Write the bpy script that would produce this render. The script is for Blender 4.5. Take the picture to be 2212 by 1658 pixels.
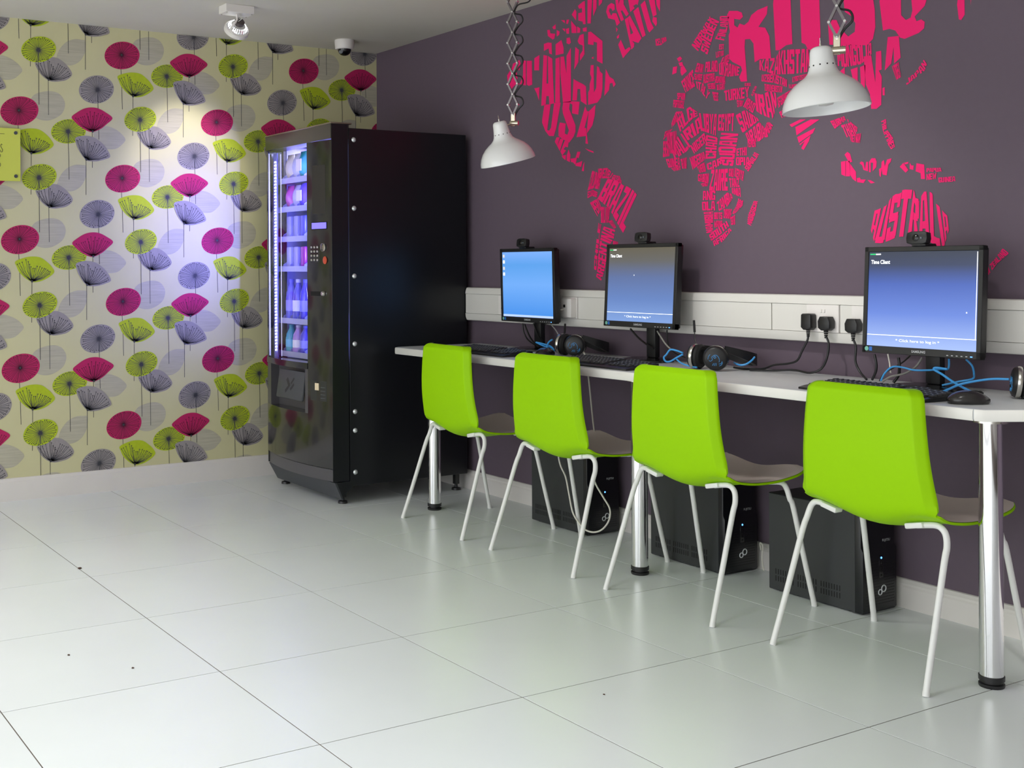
import bpy, bmesh, math, random
from mathutils import Vector, Matrix
random.seed(7)
for _o in list(bpy.data.objects): bpy.data.objects.remove(_o)
SC = bpy.context.scene
COL = SC.collection
# ------------------------------------------------------------------ camera
YAW, ROLL = math.radians(30.396), math.radians(-0.300)
FPX, CXP, CYP, IW, IH = 2594.5, 807.0, 574.3, 2212.0, 1658.0
cd = bpy.data.cameras.new('camera'); cam = bpy.data.objects.new('camera', cd); COL.objects.link(cam)
_fw = Vector((-math.cos(YAW), math.sin(YAW), 0)); _rt = Vector((math.sin(YAW), math.cos(YAW), 0)); _up = Vector((0, 0, 1))
_r = _rt*math.cos(ROLL)+_up*math.sin(ROLL); _u = _up*math.cos(ROLL)-_rt*math.sin(ROLL)
cam.matrix_world = Matrix(((_r.x, _u.x, -_fw.x, 5.9384), (_r.y, _u.y, -_fw.y, -3.5100), (_r.z, _u.z, -_fw.z, 1.1323), (0, 0, 0, 1)))
cd.sensor_fit = 'HORIZONTAL'; cd.sensor_width = 36; cd.lens = FPX/IW*36
cd.shift_x = (IW/2-CXP)/IW; cd.shift_y = -(IH/2-CYP)/IW; cd.clip_start = .05
SC.camera = cam
# ------------------------------------------------------------------ world, lights, exposure
SC.view_settings.view_transform = 'Standard'; SC.view_settings.look = 'None'
SC.view_settings.gamma = 1; SC.view_settings.use_curve_mapping = False
SC.view_settings.exposure = 0.4
w = bpy.data.worlds.new('world'); SC.world = w; w.use_nodes = True
w.node_tree.nodes['Background'].inputs[0].default_value = (.95, .98, 1.0, 1)
w.node_tree.nodes['Background'].inputs[1].default_value = 2.05
def spot(name, loc, aim, watts, size, blend, col, rad=.05):
    l = bpy.data.lights.new(name, 'SPOT'); l.energy = watts; l.spot_size = math.radians(size); l.spot_blend = blend; l.color = col; l.shadow_soft_size = rad
    o = bpy.data.objects.new(name, l); COL.objects.link(o); o.location = loc
    o.rotation_euler = (Vector(aim)-Vector(loc)).to_track_quat('-Z', 'Y').to_euler(); return o
def area(name, loc, aim, watts, sx, sy, col, spread=180):
    l = bpy.data.lights.new(name, 'AREA'); l.spread = math.radians(spread); l.shape = 'RECTANGLE'; l.size = sx; l.size_y = sy; l.energy = watts; l.color = col
    o = bpy.data.objects.new(name, l); COL.objects.link(o); o.location = loc
    o.rotation_euler = (Vector(aim)-Vector(loc)).to_track_quat('-Z', 'Y').to_euler(); return o
ZC = 2.3506
# ceiling spots of the room (the first is the one in view; the wall pair hangs outside the frame), then added floor fill)
spot('light_wall_spot', (.60, -1.185, 2.18), (0, -1.17, 1.64), 17, 58, .8, (1, .93, .80), .04)
for lx, ly, lw in ((2.95, -1.5, 44), (4.7, -1.5, 84)): spot('light_room_spot', (lx, ly, 2.30), (lx+.1, 0, 1.0), lw, 52 if lx < 4 else 68, 1.0, (1, .97, .95), .08)
for lx, ly, lw in ((1.8, -2.6, 50), (3.8, -2.6, 60), (5.8, -2.6, 65), (1.8, -4.6, 25), (3.8, -4.6, 30), (5.8, -4.6, 60)): spot('light_floor_fill', (lx, ly, 2.30), (lx, ly, 0), lw, 125, 1.0, (.97, .99, 1.0), .18)  # unseen downward spots, added as fill to brighten the floor
# ------------------------------------------------------------------ materials
MATS = {}
def mat(name, col, rough=.5, metal=0., bump=0., bscale=200., var=0., vscale=8., coat=0., emit=None, es=0., spec=.5, stretch=None):
    if name in MATS: return MATS[name]
    m = bpy.data.materials.new(name); m.use_nodes = True; MATS[name] = m
    nt = m.node_tree; b = nt.nodes['Principled BSDF']; L = nt.links.new
    c = tuple(col)+(1,)
    b.inputs['Base Color'].default_value = c; b.inputs['Roughness'].default_value = rough; b.inputs['Metallic'].default_value = metal
    b.inputs['Coat Weight'].default_value = coat; b.inputs['Coat Roughness'].default_value = .08; b.inputs['Specular IOR Level'].default_value = spec
    if emit: b.inputs['Emission Color'].default_value = tuple(emit)+(1,); b.inputs['Emission Strength'].default_value = es
    if var or bump:
        tc = nt.nodes.new('ShaderNodeTexCoord'); mp = nt.nodes.new('ShaderNodeMapping'); L(tc.outputs['Object'], mp.inputs[0])
        if stretch: mp.inputs['Scale'].default_value = stretch
    if var:
        n = nt.nodes.new('ShaderNodeTexNoise'); n.inputs['Scale'].default_value = vscale; n.inputs['Detail'].default_value = 4; L(mp.outputs[0], n.inputs['Vector'])
        r = nt.nodes.new('ShaderNodeMapRange'); r.inputs[1].default_value = .3; r.inputs[2].default_value = .7; r.inputs[3].default_value = 1-var; r.inputs[4].default_value = 1+var; L(n.outputs['Fac'], r.inputs[0])
        x = nt.nodes.new('ShaderNodeVectorMath'); x.operation = 'SCALE'; x.inputs[0].default_value = col; L(r.outputs[0], x.inputs['Scale']); L(x.outputs[0], b.inputs['Base Color'])
    if bump:
        n2 = nt.nodes.new('ShaderNodeTexNoise'); n2.inputs['Scale'].default_value = bscale; L(mp.outputs[0], n2.inputs['Vector'])
        bp = nt.nodes.new('ShaderNodeBump'); bp.inputs['Strength'].default_value = bump; bp.inputs['Distance'].default_value = .002; L(n2.outputs['Fac'], bp.inputs['Height']); L(bp.outputs[0], b.inputs['Normal'])
    return m
def lin(r, g, b):
    f = lambda v: (v/255/12.92) if v/255 <= .04045 else ((v/255+.055)/1.055)**2.4
    return (f(r), f(g), f(b))
M_TILE = mat('floor_tile', lin(234, 239, 241), .27, var=.025, vscale=1.7, bump=.02, bscale=60)
M_GROUT = mat('grout', lin(104, 94, 86), .9)
M_CEIL = mat('ceiling_paint', lin(214, 210, 200), .9, var=.01)
M_PURPLE = mat('purple_wallpaper', lin(98, 84, 97), .75, var=.02, vscale=40, bump=.12, bscale=900)
M_CREAM = mat('cream_wallpaper', lin(208, 203, 160), .7, var=.015, vscale=6, bump=.1, bscale=700)
M_WHITEP = mat('white_paint', lin(225, 220, 216), .45, var=.015)
M_PINK = mat('pink_lettering', lin(248, 4, 112), .7)
M_CRIM = mat('crimson_print', lin(186, 22, 92), .7, var=.05, vscale=60)
M_LIME = mat('lime_print', lin(178, 196, 28), .7, var=.05, vscale=60)
M_GREYF = mat('grey_print', lin(154, 147, 148), .7, var=.05, vscale=60)
M_PALE = mat('pale_print', lin(184, 179, 160), .7, var=.09, vscale=60, stretch=(1, .12, 2.2))
M_LINEC = mat('crimson_line', lin(96, 14, 52), .7)
M_LINE = mat('print_line', lin(66, 66, 74), .7)
M_BLACKM = mat('black_machine_metal', lin(15, 17, 22), .34, bump=.05, bscale=300)
M_BLACKG = mat('black_gloss_door', lin(34, 34, 36), .16, coat=.6)
M_DKGREY = mat('dark_grey_plastic', lin(62, 64, 70), .4)
M_CHROME = mat('chrome', (.82, .82, .84), .07, metal=1)
M_STEEL = mat('brushed_steel', (.62, .60, .56), .25, metal=1)
M_BRASSY = mat('nickel_bracket', (.66, .60, .48), .22, metal=1)
M_BLKPL = mat('black_plastic', lin(26, 26, 28), .42, bump=.04, bscale=500)
M_BLKRUB = mat('black_rubber', lin(18, 18, 19), .7)
M_BLKGL = mat('black_gloss_plastic', lin(16, 16, 18), .18)
M_KEY = mat('key_plastic', lin(30, 30, 34), .45)
M_KEYPR = mat('key_legend', lin(190, 196, 205), .6)
M_DESK = mat('desk_laminate', lin(204, 207, 208), .42, var=.015, vscale=14)
M_EDGE = mat('desk_edge', lin(236, 234, 228), .38)
M_CHAIR = mat('lime_chair_plastic', lin(154, 210, 0), .5, bump=.03, bscale=600, spec=.15)
M_SEAT = mat('white_chair_inner', lin(232, 216, 206), .5)
M_LEGW = mat('white_powder_coat', lin(232, 232, 230), .35)
M_TRUNK = mat('white_pvc', lin(226, 224, 218), .4)
M_SOCK = mat('socket_plastic', lin(238, 234, 230), .3)
M_LAMP = mat('white_lamp_enamel', lin(238, 238, 238), .22, coat=.3)
M_CABBLK = mat('black_cable', lin(20, 20, 22), .4)
M_CABBLU = mat('blue_cable', lin(70, 165, 235), .4)
M_CABWHT = mat('white_cable', lin(220, 216, 206), .45)
M_CABGRY = mat('grey_cable', lin(150, 148, 142), .5)
M_SIGN = mat('lime_acrylic', lin(212, 218, 96), .18, coat=.3)
M_INK = mat('dark_ink', lin(50, 56, 34), .6)
M_TOWER = mat('tower_case_metal', lin(46, 48, 50), .5, bump=.05, bscale=500)
M_TOWERF = mat('tower_front_plastic', lin(16, 17, 22), .32)
M_VENT = mat('vent_dark', lin(10, 10, 11), .8)
M_LOGO = mat('white_logo', lin(225, 228, 232), .4)
M_RED = mat('red_mark', lin(215, 30, 40), .4)
M_BLUELED = mat('blue_led', lin(60, 130, 255), .4, emit=lin(80, 150, 255), es=3)
M_WTXT = mat('screen_white', (.8, .8, .8), .4, emit=(.95, .97, 1), es=.9)
M_GREENBAR = mat('screen_green', (.02, .4, .15), .4, emit=lin(20, 180, 90), es=.8)
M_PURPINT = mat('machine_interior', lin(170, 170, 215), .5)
M_LATT = mat('dark_nickel', (.20, .18, .19), .28, metal=1)
M_LED = mat('led_emitter', (1, 1, 1), .4, emit=(.80, .82, 1.0), es=9)
M_LEDB = mat('blue_light_strip', (1, 1, 1), .4, emit=(.38, .36, 1.0), es=7)
M_LCD = mat('lcd_blue', lin(110, 100, 240), .3, emit=lin(120, 110, 250), es=.9)
M_ACRY = mat('clear_acrylic', lin(205, 205, 200), .12, coat=.3)
M_GREYT = mat('dark_grey_text', lin(88, 92, 96), .5)
def glass_mat():
    m = bpy.data.materials.new('window_glass'); m.use_nodes = True; nt = m.node_tree; nt.nodes.clear()
    o = nt.nodes.new('ShaderNodeOutputMaterial'); t = nt.nodes.new('ShaderNodeBsdfTransparent'); g = nt.nodes.new('ShaderNodeBsdfGlossy'); g.inputs['Roughness'].default_value = .02
    f = nt.nodes.new('ShaderNodeFresnel'); f.inputs[0].default_value = 1.45; x = nt.nodes.new('ShaderNodeMixShader')
    nt.links.new(f.outputs[0], x.inputs[0]); nt.links.new(t.outputs[0], x.inputs[1]); nt.links.new(g.outputs[0], x.inputs[2]); nt.links.new(x.outputs[0], o.inputs[0]); return m
M_GLASS = glass_mat()
def screen_mat(name, stops, axis='Z', es=1.0):
    m = bpy.data.materials.new(name); m.use_nodes = True; nt = m.node_tree; b = nt.nodes['Principled BSDF']
    tc = nt.nodes.new('ShaderNodeTexCoord'); sp = nt.nodes.new('ShaderNodeSeparateXYZ'); cr = nt.nodes.new('ShaderNodeValToRGB')
    nt.links.new(tc.outputs['Generated'], sp.inputs[0]); nt.links.new(sp.outputs[axis], cr.inputs[0])
    e = cr.color_ramp.elements
    while len(e) < len(stops): e.new(.5)
    for k, (p, c) in enumerate(stops): e[k].position = p; e[k].color = tuple(c)+(1,)
    b.inputs['Base Color'].default_value = (.01, .01, .012, 1); b.inputs['Roughness'].default_value = .35
    nt.links.new(cr.outputs[0], b.inputs['Emission Color']); b.inputs['Emission Strength'].default_value = es
    return m
# ------------------------------------------------------------------ mesh helpers
BASE = {}
class MB:
    def __init__(s): s.bm = bmesh.new()
    def _add(s, vs, fs):
        v = [s.bm.verts.new(p) for p in vs]
        for f in fs:
            try: s.bm.faces.new([v[i] for i in f])
            except ValueError: pass
        return v
    def box(s, x0, x1, y0, y1, z0, z1, bev=0., mtx=None, seg=1):
        t = bmesh.new(); bmesh.ops.create_cube(t, size=1)
        for v in t.verts: v.co = Vector(((x0+x1)/2+v.co.x*(x1-x0), (y0+y1)/2+v.co.y*(y1-y0), (z0+z1)/2+v.co.z*(z1-z0)))
        if bev: bmesh.ops.bevel(t, geom=list(t.edges), offset=bev, segments=seg, affect='EDGES', profile=.5)
        if mtx is not None: bmesh.ops.transform(t, matrix=mtx, verts=t.verts)
        s.merge(t); return s
    def merge(s, t):
        me = bpy.data.meshes.new('t'); t.to_mesh(me); t.free(); s.bm.from_mesh(me); bpy.data.meshes.remove(me)
    def prism(s, pts, d0, d1, mtx=None, bev=0., seg=2):
        """polygon pts (u,v) in the XZ plane, thickness from y=d0 to y=d1"""
        t = bmesh.new(); a = [t.verts.new((u, d0, v)) for u, v in pts]; b = [t.verts.new((u, d1, v)) for u, v in pts]; n = len(pts)
        t.faces.new(a); t.faces.new(b[::-1])
        for i in range(n): t.faces.new((a[i], b[i], b[(i+1) % n], a[(i+1) % n]))
        bmesh.ops.recalc_face_normals(t, faces=t.faces)
        if bev: bmesh.ops.bevel(t, geom=[e for e in t.edges if abs(e.verts[0].co.y-e.verts[1].co.y) < 1e-7], offset=bev, segments=seg, affect='EDGES', profile=.5)
        if mtx is not None: bmesh.ops.transform(t, matrix=mtx, verts=t.verts)
        s.merge(t); return s
    def lathe(s, prof, seg=24, mtx=None, cap=False):
        """prof: (r,z) list turned about Z"""
        vs, fs = [], []
        for r, z in prof:
            for k in range(seg):
                a = 2*math.pi*k/seg; vs.append(Vector((r*math.cos(a), r*math.sin(a), z)))
        for i in range(len(prof)-1):
            for k in range(seg):
                k2 = (k+1) % seg; fs.append((i*seg+k, i*seg+k2, (i+1)*seg+k2, (i+1)*seg+k))
        if cap: fs.append(tuple(range(seg))[::-1]); fs.append(tuple((len(prof)-1)*seg+k for k in range(seg)))
        if mtx is not None: vs = [mtx@v for v in vs]
        s._add(vs, fs); return s
    def cyl(s, p0, p1, r, seg=16, r1=None):
        p0, p1 = Vector(p0), Vector(p1); d = p1-p0; q = d.to_track_quat('Z', 'Y').to_matrix().to_4x4()
        return s.lathe([(r, 0), (r if r1 is None else r1, d.length)], seg, Matrix.Translation(p0)@q, cap=True)
    def tube(s, pts, r, seg=8, smooth=6):
        P = [Vector(p) for p in pts]
        if smooth > 1 and len(P) > 2:
            Q = []
            for i in range(len(P)-1):
                a = P[max(i-1, 0)]; b = P[i]; c = P[i+1]; d = P[min(i+2, len(P)-1)]
                for k in range(smooth):
                    t = k/smooth; Q.append(.5*((2*b)+(c-a)*t+(2*a-5*b+4*c-d)*t*t+(3*b-3*c+d-a)*t**3))
            Q.append(P[-1]); P = Q
        n = None; rings = []
        for i, p in enumerate(P):
            t = (P[min(i+1, len(P)-1)]-P[max(i-1, 0)]).normalized()
            if n is None: n = t.orthogonal().normalized()
            n = (n-t*n.dot(t))
            n = n.normalized() if n.length > 1e-6 else t.orthogonal().normalized()
            b = t.cross(n); rings.append([p+(n*math.cos(2*math.pi*k/seg)+b*math.sin(2*math.pi*k/seg))*r for k in range(seg)])
        vs = [v for R in rings for v in R]; fs = []
        for i in range(len(rings)-1):
            for k in range(seg): fs.append((i*seg+k, i*seg+(k+1) % seg, (i+1)*seg+(k+1) % seg, (i+1)*seg+k))
        fs.append(tuple(range(seg))[::-1]); fs.append(tuple((len(rings)-1)*seg+k for k in range(seg)))
        s._add(vs, fs); return s
    def sheet(s, grid, closed=False):
        nu = len(grid[0]); vs = [p for row in grid for p in row]; fs = []
        for i in range(len(grid)-1):
            for k in range(nu-1): fs.append((i*nu+k, i*nu+k+1, (i+1)*nu+k+1, (i+1)*nu+k))
        s._add(vs, fs); return s
    def poly(s, pts):
        s._add([Vector(p) for p in pts], [tuple(range(len(pts)))]); return s
    def xf(s, m): bmesh.ops.transform(s.bm, matrix=m, verts=s.bm.verts); return s
    def build(s, name, m, parent=None, smooth=True, angle=40, local=False, tri=False):
        bmesh.ops.recalc_face_normals(s.bm, faces=s.bm.faces) if not tri else None
        if tri: bmesh.ops.triangulate(s.bm, faces=s.bm.faces)
        me = bpy.data.meshes.new(name); off = Vector((0, 0, 0))
        if parent is not None and not local: off = BASE.get(parent.name, Vector((0, 0, 0)))
        if off.length: bmesh.ops.translate(s.bm, vec=-off, verts=s.bm.verts)
        s.bm.to_mesh(me); s.bm.free()
        if smooth:
            me.polygons.foreach_set('use_smooth', [True]*len(me.polygons)); me.set_sharp_from_angle(angle=math.radians(angle))
        me.materials.append(m); o = bpy.data.objects.new(name, me); COL.objects.link(o)
        if parent is not None: o.parent = parent; BASE[o.name] = off
        return o
def tag(o, label=None, cat=None, group=None, kind=None):
    if label: o['label'] = label
    if cat: o['category'] = cat
    if group: o['group'] = group
    if kind: o['kind'] = kind
    return o
def thing(name, loc, label, cat, group=None, rz=0.):
    o = bpy.data.objects.new(name, None); COL.objects.link(o); o.empty_display_size = .1
    o.location = loc; o.rotation_euler = (0, 0, rz); BASE[o.name] = Vector(loc) if not rz else Vector((0, 0, 0)); return tag(o, label, cat, group)
def text_mb(txt, size, mtx, align='LEFT', bold=0.):
    c = bpy.data.curves.new('txt', 'FONT'); c.body = txt; c.size = size; c.align_x = align; c.offset = bold; c.resolution_u = 3
    o = bpy.data.objects.new('txt', c); COL.objects.link(o); dg = bpy.context.evaluated_depsgraph_get()
    me = bpy.data.meshes.new_from_object(o.evaluated_get(dg)); b = MB(); b.bm.from_mesh(me); b.xf(mtx)
    bpy.data.objects.remove(o); bpy.data.curves.remove(c); bpy.data.meshes.remove(me); return b
# matrices: text lying in XZ facing -y ; facing +x
XZ = Matrix(((1, 0, 0, 0), (0, 0, 1, 0), (0, 1, 0, 0), (0, 0, 0, 1)))
FX = Matrix(((0, 0, 1, 0), (1, 0, 0, 0), (0, 1, 0, 0), (0, 0, 0, 1)))
T = lambda x, y, z: Matrix.Translation((x, y, z))
R = lambda a, ax: Matrix.Rotation(a, 4, ax)
FLOWERS=[{"k":"p","col":"pale","o":[[-1.8488,2.1672],[-1.8329,2.2154],[-1.798,2.256],[-1.7567,2.2741],[-1.7185,2.2751],[-1.7006,2.2704],[-1.6995,2.2364],[-1.7073,2.201],[-1.7318,2.1643],[-1.7701,2.1429],[-1.8144,2.1419],[-1.8426,2.1521]],"hub":None,"stem":None,"lay":0,"sl":0,"lines":0},{"k":"p","col":"pale","o":[[-1.975,1.9593],[-1.9521,1.9868],[-1.9088,2.0022],[-1.8653,2.0058],[-1.8309,1.9938],[-1.809,1.964],[-1.8067,1.9328],[-1.822,1.8975],[-1.8597,1.8703],[-1.8972,1.8589],[-1.9343,1.863],[-1.9619,1.8799],[-1.977,1.916]],"hub":None,"stem":None,"lay":0,"sl":0,"lines":0},{"k":"p","col":"pale","o":[[-1.6617,1.8215],[-1.637,1.8419],[-1.5914,1.8488],[-1.5456,1.834],[-1.5127,1.8101],[-1.4949,1.784],[-1.5129,1.7588],[-1.5395,1.7383],[-1.5724,1.7317],[-1.6116,1.7364],[-1.644,1.759],[-1.66,1.7868]],"hub":None,"stem":None,"lay":0,"sl":0,"lines":0},{"k":"d","col":"lime","o":[[-1.8495,2.2238],[-1.8625,2.1835],[-1.9034,2.1527],[-1.9562,2.143],[-2.0007,2.1581],[-2.0203,2.1918],[-2.0077,2.2316],[-1.9676,2.2625],[-1.9148,2.2726],[-1.8696,2.2579]],"hub":[-1.9368,2.2045],"stem":[[-1.9368,2.2045],[-1.9362,2.0795],[-1.9351,1.936]],"lay":3,"sl":3.5,"lines":1},{"k":"t","col":"grey","o":[[-1.9543,2.1461],[-1.9203,2.1644],[-1.8644,2.1753],[-1.8268,2.1659],[-1.7923,2.1374],[-1.7691,2.0984],[-1.7959,2.0682],[-1.8337,2.0573],[-1.865,2.0538],[-1.8868,2.0584],[-1.9146,2.0749],[-1.9392,2.104]],"hub":[-1.8861,2.0622],"stem":[[-1.8887,2.0582],[-1.8877,1.8874]],"lay":2,"sl":0.6,"lines":1,"dots":[[-1.9452,2.1345],[-1.9372,2.129],[-1.9267,2.1391],[-1.9111,2.1484],[-1.8894,2.1589],[-1.8819,2.152],[-1.8739,2.1371],[-1.8646,2.1285],[-1.8615,2.1176],[-1.8522,2.1108],[-1.8383,2.1431],[-1.8282,2.1377],[-1.8195,2.1321],[-1.8082,2.1268],[-1.7987,2.1244],[-1.7893,2.1094],[-1.7818,2.1006],[-1.7793,2.0914],[-1.7863,2.0846]]},{"k":"d","col":"crimson","o":[[-1.9376,1.9143],[-1.9515,1.8701],[-1.9958,1.8372],[-2.053,1.8283],[-2.1012,1.8463],[-2.1225,1.8843],[-2.1089,1.9279],[-2.0655,1.9608],[-2.0084,1.9704],[-1.9594,1.9527]],"hub":[-2.0332,1.9015],"stem":[[-2.0372,1.8295],[-2.0329,1.7284],[-2.0304,1.6241]],"lay":2,"sl":0.6,"lines":1},{"k":"t","col":"lime","o":[[-1.5342,2.1067],[-1.4911,2.1248],[-1.451,2.1311],[-1.4108,2.1258],[-1.3772,2.1024],[-1.3569,2.0811],[-1.3435,2.0541],[-1.3708,2.0282],[-1.4047,2.011],[-1.4316,2.0054],[-1.4537,2.0065],[-1.485,2.0237],[-1.5147,2.0537],[-1.5277,2.0816]],"hub":[-1.4537,2.009],"stem":[[-1.4537,2.0065],[-1.4561,1.8065]],"lay":2,"sl":0.6,"lines":1,"dots":[[-1.5244,2.0928],[-1.5144,2.0973],[-1.5011,2.1028],[-1.4831,2.1151],[-1.4712,2.1051],[-1.4646,2.0927],[-1.458,2.0803],[-1.448,2.0726],[-1.4393,2.072],[-1.4278,2.0825],[-1.4144,2.0802],[-1.4043,2.0745],[-1.3929,2.0721],[-1.3855,2.0694],[-1.376,2.0635],[-1.3706,2.0574],[-1.3639,2.0547],[-1.3673,2.0447]]},{"k":"d","col":"grey","o":[[-1.5549,2.0475],[-1.5674,2.0028],[-1.6099,1.969],[-1.6657,1.9588],[-1.7134,1.9759],[-1.7352,2.0137],[-1.723,2.0577],[-1.6814,2.0916],[-1.6258,2.1023],[-1.5773,2.0856]],"hub":[-1.6393,2.029],"stem":[[-1.6393,2.029],[-1.6367,1.9117],[-1.6341,1.7785]],"lay":2,"sl":2.5,"lines":1},{"k":"t","col":"crimson","o":[[-1.7734,1.8835],[-1.746,1.9083],[-1.7107,1.9294],[-1.6753,1.9379],[-1.6365,1.9352],[-1.5976,1.9172],[-1.563,1.8906],[-1.5914,1.8603],[-1.6241,1.833],[-1.6663,1.815],[-1.6953,1.8198],[-1.7272,1.837],[-1.7526,1.8576]],"hub":[-1.6663,1.8175],"stem":[[-1.6682,1.8149],[-1.6686,1.6344]],"lay":4,"sl":0.6,"lines":1,"dots":[[-1.7525,1.8796],[-1.7398,1.8772],[-1.7269,1.8843],[-1.7173,1.888],[-1.7077,1.8917],[-1.6948,1.9051],[-1.6885,1.8897],[-1.6787,1.9155],[-1.6659,1.8941],[-1.6561,1.9137],[-1.6465,1.8985],[-1.6367,1.9085],[-1.6237,1.8998],[-1.6139,1.9067],[-1.6042,1.8946],[-1.5912,1.8921],[-1.5834,1.8862]]},{"k":"d","col":"lime","o":[[-1.7007,1.8233],[-1.7149,1.7854],[-1.7575,1.7577],[-1.8117,1.7509],[-1.8568,1.7672],[-1.876,1.8003],[-1.8622,1.8377],[-1.8204,1.8654],[-1.7662,1.8728],[-1.7204,1.8568]],"hub":[-1.7909,1.8104],"stem":[[-1.7909,1.8104],[-1.7884,1.6832],[-1.7871,1.5717]],"lay":1,"sl":1.5,"lines":1},{"k":"t","col":"grey","o":[[-1.7549,1.7789],[-1.7274,1.791],[-1.7018,1.7942],[-1.6632,1.7885],[-1.6245,1.7663],[-1.5953,1.7358],[-1.5759,1.6952],[-1.6054,1.6793],[-1.6444,1.6683],[-1.6768,1.667],[-1.6993,1.6711],[-1.7247,1.6985],[-1.7469,1.7384]],"hub":[-1.6992,1.6743],"stem":[[-1.7006,1.6692],[-1.7015,1.4974]],"lay":5,"sl":0.6,"lines":1,"dots":[[-1.748,1.7698],[-1.7416,1.767],[-1.7326,1.775],[-1.7244,1.7691],[-1.7148,1.7651],[-1.6955,1.7768],[-1.6891,1.7695],[-1.6815,1.7541],[-1.6731,1.745],[-1.6635,1.7422],[-1.6556,1.7616],[-1.6472,1.7525],[-1.631,1.7533],[-1.6213,1.741],[-1.6116,1.7319],[-1.6019,1.7228],[-1.5922,1.7073],[-1.589,1.6979],[-1.5988,1.6911]]}]
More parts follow.
